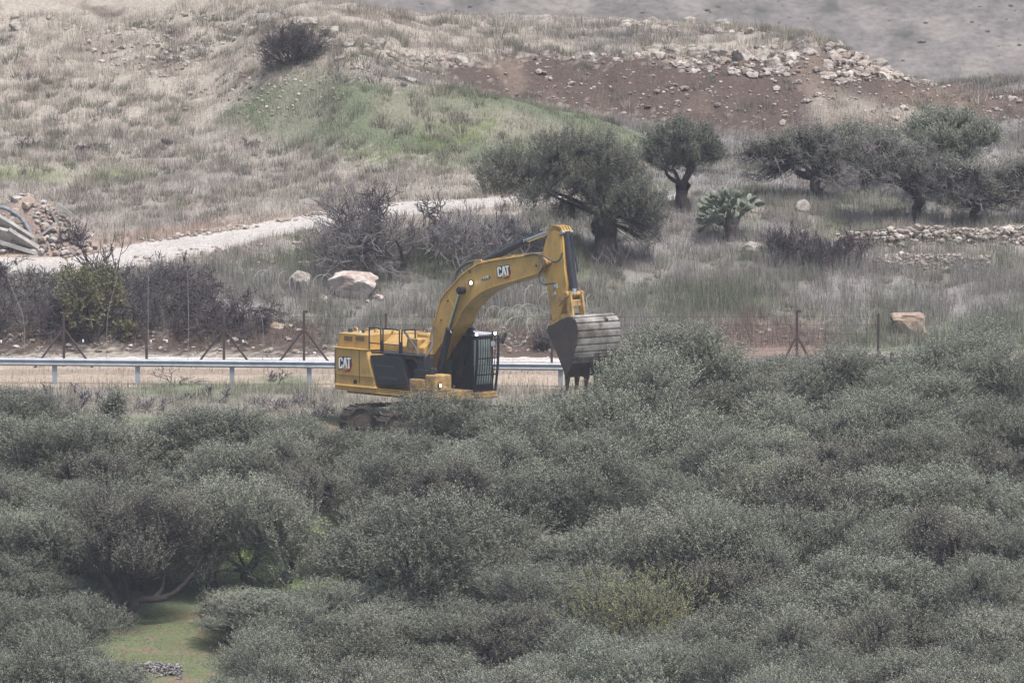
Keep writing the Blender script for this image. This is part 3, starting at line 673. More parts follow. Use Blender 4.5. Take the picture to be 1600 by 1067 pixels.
def gnarl(g, pts, rs, n=11, amp=.16, n0=0):
    pts = [Vector(p) for p in pts]; V = []; a = None; o = g.uniform(0, 50)
    for i, p in enumerate(pts):
        d = (pts[min(i + 1, len(pts) - 1)] - pts[max(i - 1, 0)]).normalized(); a = d.orthogonal().normalized() if a is None else (a - d * a.dot(d)).normalized(); b = d.cross(a)
        for k in range(n):
            t = 2 * math.pi * k / n; w = 1 + amp * 2 * (float(fbm(np.array(math.cos(t) * 1.3 + o), np.array(math.sin(t) * 1.3 + i * .22), 3, 2)) - .5); V.append(p + (a * math.cos(t) + b * math.sin(t)) * rs[i] * w)
    F = [[i * n + k, i * n + (k + 1) % n, (i + 1) * n + (k + 1) % n, (i + 1) * n + k] for i in range(len(pts) - 1) for k in range(n)]
    return np.array([v[:] for v in V]), np.array(F) + n0

def olive(seed,  R=2.4, zc=2.2, hz=1.55, lobes=11, sprigs=5200, k=12, leaf='leaf', trunk_h=1.0, trunk_r=.2, lean=(0, 0), ll=.09, lw=.028, tl=.36, limbs=None, lobe_r=(.75, 1.2), twigs=700, flat=.8, LL=None, volume=.75, gaps=.8, nl=0, limb_f=(.40, .62)):
    """returns (trunk mesh, crown mesh)"""
    g = np.random.default_rng(seed)
    lc, lr = [], []
    for i in range(lobes):
        a = 2.4 * i + g.uniform(-.5, .5); rr = math.sqrt((i + .5) / lobes) * (R - .7) * g.uniform(.85, 1.1); u = 1 - (rr / R) ** 2
        zz = zc + (g.uniform(-.55, 1.0) * hz * (.35 + .65 * u)) - (hz * .25 if rr > R * .55 else -hz * .2)
        lc.append((rr * math.cos(a) + lean[0], rr * math.sin(a) + lean[1], zz)); lr.append(g.uniform(*lobe_r))
    if LL is not None: lc, lr = [l[:3] for l in LL], [l[3] for l in LL]; lobes = len(LL)
    lc = np.array(lc, float); lr = np.array(lr, float)
    p = lr ** 2 / (lr ** 2).sum()
    which = g.choice(lobes, sprigs * 2, p=p)
    d = unit(g.normal(size=(sprigs * 2, 3)) + np.array([0, 0, .25]))
    sp = fbm(d[:, 0] * 3 + which * 3.7, d[:, 1] * 3 + d[:, 2] * 2, seed, 3)
    rad = lr[which] * (.25 + .75 * g.random(sprigs * 2) ** volume + (sp - .5) * gaps)
    P = lc[which] + d * rad[:, None] * np.array([1, 1, flat])
    keep = g.random(sprigs * 2) < np.clip((sp - .33) * 4.0, .06, 1)
    dm = np.linalg.norm((P[:, None] - lc[None]) / np.array([1, 1, flat]), axis=2) / lr[None]
    keep &= (dm.min(1) > .16) & (P[:, 2] > .35)
    P, d = P[keep][:sprigs], d[keep][:sprigs]
    D = unit(d * .55 + np.array([0, 0, 1.0]) + g.normal(size=P.shape) * .3)
    V, F, c = leaves(g, P, D, k, tl, ll, lw)
    crown = mesh_data('crown', V, F, M[leaf], col=c)
    # trunk and limbs
    segs = []; top = np.array([lean[0] * .35, lean[1] * .35, trunk_h]); foot = np.array([0, 0, -.25])
    path = [foot] + [foot + (top - foot) * f + g.normal(size=3) * np.array([.3, .3, 0]) * trunk_r for f in (.3, .6, .85)] + [top]
    tp = spline(path, 4); m_ = len(tp); TVs, TFs, tn = [], [], 0
    v, f = gnarl(g, tp, [trunk_r * (1.45 - .75 * min(1, i / (m_ * .45)) ** .6 + .25 * i / m_) for i in range(m_)], 12, .5); TVs.append(v); TFs.append(f); tn += len(v)
    pp = np.array(tp[int(m_ * .72)])
    targets = lc[np.argsort(-lr)][:(nl or min(7, max(5, lobes * 2 // 3)))]
    limb_pts = []
    for tcen in (list(targets) if limbs is None else list(targets) + [np.array(l) for l in limbs]):
        mid = (top * .55 + tcen * .45) + g.normal(size=3) * .16 + np.array([0, 0, -.12])
        q1 = pp + (top - pp) * .9 + (mid - top) * .18 + g.normal(size=3) * .04
        pts = spline([pp, q1, mid, mid + (tcen - mid) * .55 + g.normal(size=3) * .12, tcen], 4); r = trunk_r * g.uniform(*limb_f); m2 = len(pts)
        v, f = gnarl(g, pts, [max(.012, r * (1 - .88 * (i / (m2 - 1)) ** .8)) for i in range(m2)], 7, .25, tn); TVs.append(v); TFs.append(f); tn += len(v)
        limb_pts += [np.array(p) for p in pts[4:]]
    limb_pts = np.array(limb_pts)
    sel = g.choice(len(P), min(twigs, len(P)), replace=False)
    for s in sel:
        b = limb_pts[np.argmin(((limb_pts - P[s]) ** 2).sum(1))]; m = (b + P[s]) / 2 + g.normal(size=3) * .07
        segs.append((*b, *m, .014, .009)); segs.append((*m, *P[s], .009, .005))
    v, f = seg_mesh(segs, 4); TVs.append(v); TFs.append(f + tn)
    trunk = mesh_data('trunk', np.concatenate(TVs), np.concatenate(TFs), M['bark'], smooth=True)
    return trunk, crown

def plant_from(name, parts, loc, rz, sc, label, cat, group=None):
    t = empty(name, loc, rz, label, cat, group); t.scale = (sc, sc, sc) if np.isscalar(sc) else sc
    for n, me in parts: add_obj(n, me, t)
    return t

OL = [olive(300 + i, R=2.45 + .15 * (i % 3), lobes=12 + 2 * (i % 3), hz=1.6 + .2 * (i % 3), sprigs=7400, lobe_r=(.75, 1.3), flat=.95, tl=.44) for i in range(6)]
OL_TOP = [max(v.co.z for v in c.vertices) for _, c in OL]
sparse = [olive(330 + i, R=2.3, lobes=13, hz=1.5, sprigs=2300, k=8, leaf='leaf_brown', lobe_r=(.7, 1.05), twigs=2300, ll=.07) for i in range(2)]
SP_TOP = [max(v.co.z for v in c.vertices) for _, c in sparse]

# grove: (px of the crown, py of its top, distance y, kind)  kind: 0-5 olive, 's' sparse
GROVE = [
    # beside and behind, the far edge of the grove
    [(1052, 490, .5), (1150, 560, -1.5), (1262, 545, 1.0), (1372, 528, 1.2), (1500, 488, 2.0), (1598, 560, .5), (988, 532, -7), (1430, 560, -1.5), (1560, 520, -1)],
    [(-10, 590, -1), (725, 597, -6), (800, 612, -7.5), (858, 606, -7), (945, 590, -5), (1080, 600, -5), (1200, 600, -4.5), (1320, 605, -5), (1450, 600, -5), (1570, 610, -5.5), (-60, 640, -4)],
    [(95, 634, -6.5), (215, 642, -5), (330, 626, -5), (440, 630, -5.5), (575, 664, -8.5), (650, 668, -10), (740, 660, -10.5), (850, 665, -10), (960, 650, -9.5), (1090, 655, -10), (1200, 660, -9.5), (1320, 672, -10, 's'), (1440, 660, -10), (1560, 675, -10, 's')],
    [(30, 725, -11), (150, 695, -11.5, 's'), (265, 705, -10), (385, 690, -11), (590, 715, -13.5), (700, 712, -15, 's'), (870, 700, -15, 0, 1.3), (1040, 720, -14), (1160, 715, -14.5), (1270, 728, -15, 's'), (1450, 715, -15, 0, 1.3), (1600, 720, -14)],
    [(20, 790, -16.5), (120, 745, -16), (215, 730, -15.5), (330, 752, -16.5, 's'), (385, 745, -17.5), (450, 735, -17, 's'), (655, 762, -20.5, 0, 1.35), (600, 765, -17.5), (790, 790, -19), (900, 800, -19), (1048, 785, -20, 0, 1.2), (1160, 790, -19), (1265, 770, -18.5), (1370, 800, -19.5), (1480, 785, -19, 's'), (1590, 790, -19.5)],
    [(55, 850, -21), (415, 908, -22), (800, 875, -23.5), (570, 915, -23), (900, 880, -23), (1150, 880, -24, 's'), (1360, 850, -24, 0, 1.25), (1560, 860, -24)],
    [(90, 905, -25.5), (-10, 930, -26), (450, 935, -26.5), (545, 965, -27.5), (700, 975, -28), (810, 950, -28, 's'), (915, 950, -28.5), (1050, 955, -29), (1170, 925, -28), (1280, 930, -28.5), (1390, 935, -28.5, 's'), (1500, 930, -28.5), (1610, 930, -28)],
    [(70, 975, -30), (130, 1000, -31), (-30, 1010, -31), (440, 1000, -31.5), (630, 1000, -32.5, 's'), (740, 1005, -33), (850, 1010, -33), (960, 1010, -33), (1080, 1010, -33.5), (1190, 990, -33), (1310, 1000, -33), (1420, 1000, -33), (1540, 1005, -33)],
    [(50, 1050, -36), (375, 1075, -37), (470, 1055, -37), (590, 1050, -37.5), (710, 1045, -37), (820, 1055, -37.5), (930, 1050, -37.5), (1040, 1055, -38), (1150, 1050, -37.5), (1260, 1045, -37.5), (1370, 1050, -37.5), (1480, 1045, -37.5), (1590, 1050, -37.5)],
]
ROWN = ['far edge row of the grove', 'second row from the far edge', 'third row from the far edge', 'fourth row from the far edge', 'middle row of the grove',
        'fourth row from the bottom', 'third row from the bottom', 'second row from the bottom', 'bottom row of the grove']
for ri, row in enumerate(GROVE):
    xs = sorted(t[0] for t in row)
    for ti, t in enumerate(row):
        px, py, y = t[:3]; g = random.Random(ri * 100 + ti)
        big = t[4] if len(t) > 4 else 1.0
        if ri >= 3: py += g.uniform(-30, 18); y += g.uniform(-1.3, 1.3)
        d = ray(px, py); tt_ = (y - CAM[1]) / d[1]; top = CAM + d * tt_
        x = top[0]; zg = float(height(x, y)); h = top[2] - zg
        nth = ORD[xs.index(px)]
        if len(t) > 3 and t[3]: k = g.randrange(2); parts = sparse[k]; tp = SP_TOP[k]; lab = f'thin brownish olive with bare twigs, {nth} from left, {ROWN[ri]}'
        else:
            k = g.randrange(6); parts = OL[k]; tp = OL_TOP[k]; lab = f'grey green olive tree, {nth} from left, {ROWN[ri]}'
        s = h / tp; sx = max(s, .92) * g.uniform(.95, 1.18) * big
        plant_from('olive_tree', [('trunk', parts[0]), ('crown', parts[1])], (x, y, zg), g.uniform(0, 6.28), (sx, sx, s), lab, 'olive tree', 'olive trees of the grove')

# the sparse olive with the forked trunk at the lower left
P = gnd(180, 978)
tr, cr = olive(350, R=2.75, zc=3.05, hz=1.4, lobes=15, sprigs=3600, k=8, leaf='leaf_brown', trunk_h=.55, trunk_r=.25, lean=(.9, .3), lobe_r=(.75, 1.05), twigs=2600, ll=.07, nl=2)
t = plant_from('olive_tree', [('trunk', tr), ('crown', cr)], P, 0, 1.0, 'sparse brownish olive tree with a forked dark trunk over the open grass', 'olive tree', 'olive trees of the grove')
gq = np.random.default_rng(351); tv, tf, tn = [], [], 0
for pts, r0, r1 in (([(.0, -.05, -.2), (.15, -.12, .12), (.38, -.15, .30), (.60, -.12, .64), (.74, -.1, .84), (1.15, -.08, .88), (1.6, 0, .93), (2.0, .05, 1.15), (2.5, .1, 1.7), (2.8, .1, 2.3)], .25, .03),
                    ([(1.2, -.08, .88), (1.5, .1, 1.2), (1.6, .2, 1.7), (1.9, .3, 2.4)], .09, .02),
                    ([(0, 0, -.3), (-.06, 0, .3), (.03, .05, .8), (-.12, .05, 1.2), (-.45, .1, 1.75), (-.8, .2, 2.4), (-1.0, .2, 3.0)], .30, .04),
                    ([(.0, .05, .7), (.3, .1, 1.3), (.4, .2, 1.9), (.7, .2, 2.7)], .15, .03)):
    q = spline(pts, 5); n = len(q); v, f = gnarl(gq, q, [r0 + (r1 - r0) * (i / (n - 1)) ** .8 for i in range(n)], 10, .45, tn); tv.append(v); tf.append(f); tn += len(v)
mobj('limb', np.concatenate(tv), np.concatenate(tf), M['bark'], t, smooth=True)
# yellow green bush and dark little shrub
def bush(seed, R, h, n, k, leaf, ll=.07, lw=.03, stems=True, tl=.25, twig='twig_dark', lobes=6):
    g = np.random.default_rng(seed); parts = []
    a = g.uniform(0, 6.28, lobes); rr = R * .62 * np.sqrt(g.random(lobes)); lc = np.stack([rr * np.cos(a), rr * np.sin(a), h * g.uniform(.35, .78, lobes)], -1); lr = g.uniform(.38, .62, lobes)
    w = g.integers(0, lobes, n); d = unit(g.normal(size=(n, 3)) + np.array([0, 0, .2])); P = lc[w] + d * (lr[w] * (.3 + .7 * g.random(n) ** .5))[:, None] * np.array([R, R, h * .6])
    P[:, 2] = np.maximum(P[:, 2], .05)
    D = unit(d + np.array([0, 0, .6]) + g.normal(size=P.shape) * .4)
    V, F, c = leaves(g, P, D, k, tl, ll, lw); parts.append(('foliage', mesh_data('foliage', V, F, M[leaf], col=c)))
    segs = []
    for s in range(0, n, max(1, n // 260)):
        b = np.array([g.normal() * .1, g.normal() * .1, -.1]); m = (b + P[s]) / 2 + g.normal(size=3) * .1 + np.array([0, 0, .1]); segs += [(*b, *m, .02, .013), (*m, *P[s], .013, .006)]
    V, F = seg_mesh(segs, 4); parts.append(('stems', mesh_data('stems', V, F, M[twig])))
    return parts
def on_ground(px, py): P = gnd(px, py); return P
def at_y(px, y):
    d = ray(px, 600); x = CAM[0] + d[0] * (y - CAM[1]) / d[1]; return np.array([x, y, float(height(x, y))])
plant_from('bush', bush(401, 2.6, 3.5, 2300, 10, 'leaf_yellow', lobes=9), at_y(985, -25.5), 0, 1.0, 'yellow green bush among the grey olives near the bottom centre', 'bush')
plant_from('bush', bush(402, .55, .75, 260, 10, 'leaf_dark'), on_ground(330, 966), 0, 1.0, 'dark little bush on the shaded grass under the sparse olive', 'bush')

# dead scrub along the verge
def bare(seed, L, r, lvl, stems, spread=.8, up=.08, nb=(3, 5), bend=.4, tilt=.5, ratio=(.55, .75), mat_='twig', rmin=.011, base_r=.15):
    g = np.random.default_rng(seed); segs, tips = [], []
    for s in range(stems):
        d = np.array([g.normal() * tilt, g.normal() * tilt, 1.0])
        grow(g, (g.normal() * base_r, g.normal() * base_r, -.1), d, L * g.uniform(.7, 1.2), r, lvl, segs, tips, nb, bend, up, ratio, spread, rmin)
    V, F = seg_mesh(segs, 4); return mesh_data('branches', V, F, M[mat_]), np.array(tips)
def leafed(tips, seed, k, leaf, ll, lw, frac=1.0, tl=.2, keep=None):
    g = np.random.default_rng(seed); T = tips[g.random(len(tips)) < frac]
    if keep is not None: T = T[keep(T)]
    V, F, c = leaves(g, T[:, :3], unit(T[:, 3:]), k, tl, ll, lw); return mesh_data('foliage', V, F, M[leaf], col=c)

VS = [bare(420 + i, .42, .014, 2, 9, mat_='twig', tilt=.7, base_r=.3) for i in range(2)]
for i, (px, py, s) in enumerate([(150, 650, 1.2), (60, 640, 1.1), (105, 628, 1.2), (240, 640, .9), (330, 628, 1.0), (420, 640, 1.0), (480, 632, .9), (500, 655, .9)]):
    me, tips = VS[i % 2]
    plant_from('dead_shrub', [('branches', me)], on_ground(px, py), i * 1.3, (s * 1.3, s * 1.3, s), f'dry leafless scrub on the verge below the guardrail, {ORD[[60,105,150,240,330,420,480,500].index(px)]} from the left', 'shrub', 'dry scrub below the guardrail')
plant_from('bush', bush(405, .62, 1.0, 300, 10, 'leaf'), on_ground(178, 660), 0, 1.0, 'small green olive shoot standing in front of the bright grass patch', 'bush')

# middle distance trees
def lobes_at(base, L, seed, dep=.6):
    """crown masses as they stand round the trunk foot: (px, py, radius in px) -> local x, y, z, r in metres"""
    g = random.Random(seed); out = []
    for px, py, rp in L:
        y = base[1] + g.uniform(-dep, dep); d = ray(px, py); q = CAM + d * ((y - CAM[1]) / d[1]); out.append((*(q - base), rp / 43.0))
    return out
def far_tree(seed, bpx, bpy, L, label, sprigs, trunk_h, trunk_r, leaf='leaf_dark', twigs=900, k=10, lean=(0, 0), bare_tw=0, ll=.085, lw=.026, dep=.6, gaps=1.35, limb_f=(.40, .62), nl=0):
    B = on_ground(bpx, bpy); LL = lobes_at(B, L, seed, dep)
    tr, cr = olive(seed, LL=LL, sprigs=sprigs, k=k, leaf=leaf, trunk_h=trunk_h, trunk_r=trunk_r, lean=lean, twigs=twigs, ll=ll, lw=lw, tl=.3, volume=.5, gaps=gaps, limb_f=limb_f, nl=nl)
    parts = [('trunk', tr), ('crown', cr)]
    if bare_tw:
        g = np.random.default_rng(seed + 1); segs, tips = [], []
        for a in range(bare_tw):
            l = LL[g.integers(len(LL))]; d = unit(g.normal(size=3)); p = np.array(l[:3]) + d * l[3] * g.uniform(.2, .9)
            grow(g, p, d + np.array([0, 0, .3]), .5, .015, 2, segs, tips, (3, 5), .5, .0, (.6, .85), .9, .009)
        V, F = seg_mesh(segs, 3); parts.append(('twigs', mesh_data('twigs', V, F, M['twig'])))
    return plant_from('olive_tree', parts, B, 0, 1.0, label, 'olive tree', 'olive trees beyond the fence')
far_tree(360, 948, 412, [(785, 262, 30), (765, 285, 20), (825, 275, 34), (868, 250, 34), (905, 242, 32), (945, 252, 36), (975, 280, 36), (995, 312, 32), (1012, 345, 26), (905, 290, 30), (850, 305, 24), (1006, 370, 18), (955, 325, 30), (800, 300, 18), (930, 300, 30), (1025, 320, 18), (880, 228, 18), (885, 335, 18), (820, 318, 14), (770, 300, 14)],
         'big dark spreading olive tree with a thick trunk behind the boom tip', 7800, 1.75, .44, twigs=2600, dep=.9, gaps=2.3, limb_f=(.22, .40), nl=10)
far_tree(361, 1066, 330, [(1030, 225, 24), (1062, 213, 26), (1096, 222, 24), (1040, 252, 24), (1085, 252, 26), (1116, 242, 18), (1018, 245, 18), (1066, 238, 24)], 'rounded dark olive tree with a forked trunk left of the prickly pear', 3600, .9, .27)
far_tree(362, 1275, 312, [(1180, 238, 20), (1215, 232, 26), (1255, 226, 28), (1295, 222, 26), (1325, 230, 22), (1250, 258, 24), (1210, 258, 20), (1290, 252, 24), (1235, 245, 26), (1165, 245, 16), (1335, 250, 20), (1195, 275, 16), (1305, 275, 20)], 'low grey twiggy olive tree with several dark trunks behind the cactus', 2900, .8, .24, k=6, twigs=2600, bare_tw=80, ll=.06)
far_tree(363, 1440, 348, [(1335, 240, 22), (1372, 236, 26), (1412, 246, 26), (1362, 266, 24), (1425, 275, 28), (1452, 295, 24), (1400, 268, 26), (1440, 255, 24), (1345, 262, 18), (1475, 262, 22)], 'twiggy olive tree with its thick trunk leaning left above the stone wall', 3200, 1.0, .22, k=6, twigs=2800, bare_tw=90, ll=.06, lean=(-.5, 0))
far_tree(364, 1524, 352, [(1482, 290, 24), (1520, 276, 28), (1558, 284, 28), (1592, 275, 26), (1500, 312, 20), (1556, 314, 22), (1535, 295, 26), (1590, 305, 20), (1480, 265, 20), (1610, 290, 24)], 'low bare looking olive tree with a short trunk at the right behind the wall', 2500, .85, .15, k=6, twigs=2600, bare_tw=80, ll=.06)
far_tree(365, 1478, 318, [(1428, 207, 20), (1458, 197, 26), (1498, 200, 28), (1535, 214, 24), (1470, 222, 26), (1445, 230, 20), (1518, 234, 24), (1490, 240, 24)], 'dense green olive crown rising above the twiggy trees at the right', 4200, .9, .25, leaf='leaf')
far_tree(366, 1350, 296, [(1325, 214, 18), (1352, 222, 22), (1384, 226, 20), (1340, 238, 20), (1372, 243, 18)], 'pale green small olive between the twiggy trees on the right', 2000, .7, .15, leaf='leaf')
plant_from('bush', bush(407, .9, 1.0, 420, 9, 'leaf_broad'), on_ground(1590, 300), 0, 1.0, 'grey green bush at the right edge behind the olives', 'bush')

# dark bush on the crest
me, tips = bare(440, 1.15, .035, 3, 20, mat_='twig_dark', tilt=.6, base_r=.2, rmin=.013)
plant_from('bush', [('branches', me), ('foliage', leafed(tips, 1, 7, 'leaf_burnt', .08, .03, .9))], on_ground(455, 104), 0, .78, 'dark purple brown bush standing alone on the rocky crest', 'bush')
# bare shrubs behind the boom
me, tips = bare(441, 1.75, .04, 3, 20, mat_='twig', tilt=.42, base_r=.35)
plant_from('bare_shrub', [('branches', me), ('foliage', leafed(tips, 2, 3, 'leaf_dark', .05, .02, .35))], on_ground(568, 428), 0, 1.0, 'wide grey bare shrub below the path left of the dark branched one', 'shrub', 'bare shrubs on the slope behind the boom')
me, tips = bare(442, 1.55, .075, 4, 3, mat_='twig_dark', tilt=.28, base_r=.15, bend=.55, nb=(3, 4), rmin=.013)
plant_from('bare_shrub', [('branches', me), ('foliage', leafed(tips, 3, 5, 'leaf_burnt', .06, .03, .8))], on_ground(640, 432), 0, 1.1, 'dark gnarled bare tree above the rear end of the boom', 'shrub', 'bare shrubs on the slope behind the boom')
me, tips = bare(443, 1.35, .03, 3, 20, mat_='twig', tilt=.4, base_r=.6)
plant_from('bare_shrub', [('branches', me), ('foliage', leafed(tips, 12, 3, 'leaf_burnt', .05, .02, .35))], on_ground(715, 420), 0, 1.0, 'grey violet leafless shrub just above the stick cylinder', 'shrub', 'bare shrubs on the slope behind the boom')
me, tips = bare(444, .9, .03, 3, 14, mat_='twig', tilt=.6, base_r=.5)
plant_from('bare_shrub', [('branches', me)], on_ground(800, 405), 0, 1.0, 'pale leafless shrub between the grey violet shrub and the big olive', 'shrub', 'bare shrubs on the slope behind the boom')
me, tips = bare(445, .8, .03, 3, 20, mat_='twig_dark', tilt=.8, base_r=.5)
plant_from('bare_shrub', [('branches', me)], on_ground(1235, 412), 0, 1.0, 'dark tangled shrub under the grey boulders below the cactus', 'shrub', 'tangled shrubs left of the stone heap')
plant_from('bare_shrub', [('branches', me)], on_ground(1312, 418), 2.2, .95, 'dark tangled shrub directly left of the spread stone heap', 'shrub', 'tangled shrubs left of the stone heap')
plant_from('bush', bush(446, .6, .55, 260, 7, 'leaf_burnt'), on_ground(850, 545), 0, 1.0, 'dark low bush on the bank between cab and bucket', 'bush')
for i, (px, py, s, lab) in enumerate([(50, 232, .6, 'dark low shrub in the field near the left edge'), (140, 235, .5, 'low brownish shrub in the field right of the dark one'), (265, 228, .45, 'tiny dark shrub in the middle of the dry field'), (390, 228, .5, 'round dark shrub at the foot of the green mound')]):
    me, tips = bare(450 + i, .5, .012, 2, 12, mat_='twig_dark', tilt=.9, base_r=.3)
    plant_from('shrub', [('branches', me)], on_ground(px, py), 0, (s * (1.9 if i < 2 else 1), s, s * .9), lab, 'shrub')

# brambles on the bank at the left
BR = [bare(460 + i, 1.05, .02, 3, 21, mat_='twig_dark', tilt=1.0, base_r=.55, bend=.7, up=-.05, nb=(3, 4), rmin=.013) for i in range(3)]
BRS = [(-20, 500, 1.0), (40, 505, 1.0), (95, 500, 1.05), (-5, 455, .85), (60, 460, .8), (225, 505, 1.0), (275, 500, 1.0), (320, 500, .95), (365, 505, .8), (250, 455, .8), (310, 455, .75), (200, 460, .8)]
bo = sorted(t[0] for t in BRS)
for i, (px, py, s) in enumerate(BRS):
    plant_from('bramble', [('branches', BR[i % 3][0])], on_ground(px, py), i * 1.9, (s * 1.05, s * 1.05, s), f'dark leafless bramble thicket on the bank, {ORD[bo.index(px)]} from the left', 'bramble', 'brambles on the bank at the left')
plant_from('leafy_bush', bush(470, 1.25, 2.7, 1100, 9, 'leaf_broad', ll=.09, lw=.055, lobes=9), on_ground(145, 532), 0, 1.0, 'dull green leafy bush rising through the dark brambles', 'bush')
plant_from('leafy_bush', bush(471, .45, .6, 160, 9, 'leaf_broad', ll=.08, lw=.045), on_ground(192, 530), 0, 1.0, 'small olive green sprout at the foot of the leafy bush', 'bush')
me, tips = bare(472, 1.0, .03, 2, 6, mat_='twig_dark', tilt=.5, base_r=.3, nb=(3, 4), bend=.3)
plant_from('bare_shrub', [('branches', me)], on_ground(155, 470), 0, 1.35, 'tall thin bare stems standing up against the white path', 'shrub')
me, tips = bare(473, .8, .03, 2, 8, mat_='twig_dark', tilt=.35, base_r=.15, nb=(3, 4), bend=.3)
plant_from('bare_shrub', [('branches', me), ('foliage', leafed(tips, 9, 6, 'leaf_burnt', .07, .035, .9))], on_ground(118, 396), 0, .95, 'withered dark bush at the right end of the rubble pile', 'shrub')
me, tips = bare(474, .9, .014, 1, 7, mat_='twig', tilt=.3, base_r=.5)
plant_from('bare_shrub', [('branches', me)], on_ground(945, 425), 0, .9, 'few thin pale dry stalks in front of the thick olive trunk', 'shrub')
me, tips = bare(475, .7, .025, 2, 3, mat_='twig', tilt=1.2, base_r=.3, bend=.6, up=0)
plant_from('fallen_branch', [('branches', me)], on_ground(270, 600), .3, (1.3, 1, .6), 'dead grey branch lying in front of the guardrail', 'branch')
me, tips = bare(476, .55, .025, 2, 3, mat_='twig_dark', tilt=.8, base_r=.2, bend=.6)
plant_from('fallen_branch', [('branches', me)], on_ground(425, 600), .3, 1.0, 'crooked dead stem standing under the rail near its right visible post', 'branch')

# prickly pear
def cactus():
    g = np.random.default_rng(480); P = on_ground(1140, 376)
    t = empty('prickly_pear', P, 0, 'prickly pear cactus with pale flat pads on a dark stem', 'cactus')
    V0, F0 = ICO[2]; Vs, Fs = [], []; n0 = 0
    def pad(p, d, s, depth):
        nonlocal n0
        d = unit(np.array(d)); nrm = unit(np.cross(d, g.normal(size=3))); w = np.cross(d, nrm)
        v = V0 * np.array([.5, .09, .5]); taper = .72 + .28 * (V0[:, 2:3] + 1) / 2
        v = v[:, 0:1] * taper * w * .78 + v[:, 1:2] * nrm + (v[:, 2:3] + .46) * d
        Vs.append(p + v * s); Fs.append(F0 + n0); n0 += len(v)
        if depth > 0:
            for _ in range(g.integers(1, 4)):
                a = g.uniform(-1.0, 1.0); q = p + (d * .88 + w * math.sin(a) * .35) * s
                pad(q, d + w * math.sin(a) * .9 + nrm * g.normal() * .5 + np.array([0, 0, .12]), s * g.uniform(.82, 1.0), depth - 1)
    for i in range(20):
        a = g.uniform(0, 6.28); e = g.uniform(-.35, 1.1)
        pad(np.array([math.cos(a) * .3, math.sin(a) * .3, .85 + g.uniform(-.3, .35)]), (math.cos(a) * math.cos(e), math.sin(a) * math.cos(e) * .8, math.sin(e) + .25), .42, 2)
    V = np.concatenate(Vs)
    mobj('pads', V, np.concatenate(Fs), M['cactus'], t, smooth=True)
    mb = MB(); mb.tube([(0, 0, -.2), (.03, 0, .3), (-.02, 0, .7), (.04, 0, 1.05)], [.24, .19, .17, .15], 9); mb.tube([(.1, 0, .4), (.3, .05, .8), (.4, .05, 1.2)], [.11, .1, .08], 8)
    mb.tube([(-.05, 0, .45), (-.35, 0, .8), (-.55, .05, 1.1)], [.1, .09, .07], 8); mb.build('stem', M['cactus_stem'], t, smooth=True)
cactus()

# ------------------------------------------------------------------ rubble pile at the left
P0 = gnd(45, 398)
def heap():
    g = np.random.default_rng(490); n = 44; xs = np.linspace(-3.1, 2.6, n); ys = np.linspace(-.5, 3.4, 30); X, Y = np.meshgrid(xs, ys, indexing='ij')
    hh = 1.75 * np.exp(-((X + .25) / 1.45) ** 2 - ((Y - 1.5) / 1.1) ** 2) * (.7 + .6 * fbm(X * 1.3, Y * 1.3, 4, 4)) + .5 * np.exp(-((X - 1.2) / .8) ** 2 - ((Y - 1.0) / .8) ** 2)
    Zh = height(X + P0[0], Y + P0[1]) - P0[2] + hh - .06
    idx = np.arange(X.size).reshape(X.shape); F = np.stack([idx[:-1, :-1], idx[1:, :-1], idx[1:, 1:], idx[:-1, 1:]], -1).reshape(-1, 4)
    c = mix(np.array([.27, .215, .18]) + np.zeros(X.shape + (3,)), np.array([.22, .17, .15]), (fbm(X * 2, Y * 2, 9, 4) - .45) * 4)
    o = mobj('rubble_heap', np.stack([X, Y, Zh], -1).reshape(-1, 3), F, M['ground'], smooth=True, col=c.reshape(-1, 3)); o.location = P0
    tag(o, 'heap of tan earth and demolition rubble beside the white path', 'rubble heap')
    q = np.column_stack([g.uniform(-2.2, 2.2, 700), g.uniform(-.3, 2.2, 700)])
    hz = 1.75 * np.exp(-((q[:, 0] + .25) / 1.45) ** 2 - ((q[:, 1] - 1.5) / 1.1) ** 2) + .5 * np.exp(-((q[:, 0] - 1.2) / .8) ** 2 - ((q[:, 1] - 1.0) / .8) ** 2)
    stones('heap_stones', np.column_stack([q[:, 0] + P0[0], q[:, 1] + P0[1], height(q[:, 0] + P0[0], q[:, 1] + P0[1]) + hz]), .04, .26, 491, 'broken stones lying on the rubble heap', [(.33, .30, .275), (.24, .21, .19), (.33, .265, .22), (.38, .35, .33)], cat='rubble')
heap()
def slab(dx, dy, dz, L, W, T, rx, ry, rz, label, m='concrete', name='concrete_slab', cat='concrete slab', bars=0):
    g = random.Random(label); n = 5
    top = [(-L / 2, -W / 2)] + [(-L / 2 + L * i / n, -W / 2 + g.uniform(-.018, .018) * min(1, W * 4)) for i in range(1, n)] + [(L / 2 + g.uniform(-.1, .1) * W, -W / 2), (L / 2 + g.uniform(-.2, .1) * W, 0), (L / 2, W / 2)] + [(L / 2 - L * i / n, W / 2 + g.uniform(-.018, .018) * min(1, W * 4)) for i in range(1, n)] + [(-L / 2, W / 2)]
    mb = MB(); mb.prism([(a, b) for a, b in top], -T / 2, T / 2)
    for b in range(bars):
        yb = -W / 2 + W * (b + .5) / bars; mb.tube(spline([(L / 2 - .1, 0, yb), (L / 2 + .15, .02, yb), (L / 2 + .3, -.1 + .05 * b, yb + .1)], 3), .012, 4)
    o = mb.build(name, M[m], None, bevel=.02); o.location = P0 + np.array([dx, dy, dz]); o.rotation_euler = (math.radians(90 + rx), math.radians(ry), math.radians(rz)); tag(o, label, cat, kind='thing'); return o
slab(-1.0, .2, .95, 2.3, 1.0, .16, -50, 33, 4, 'large tilted grey concrete slab leaning on the rubble heap', bars=4)
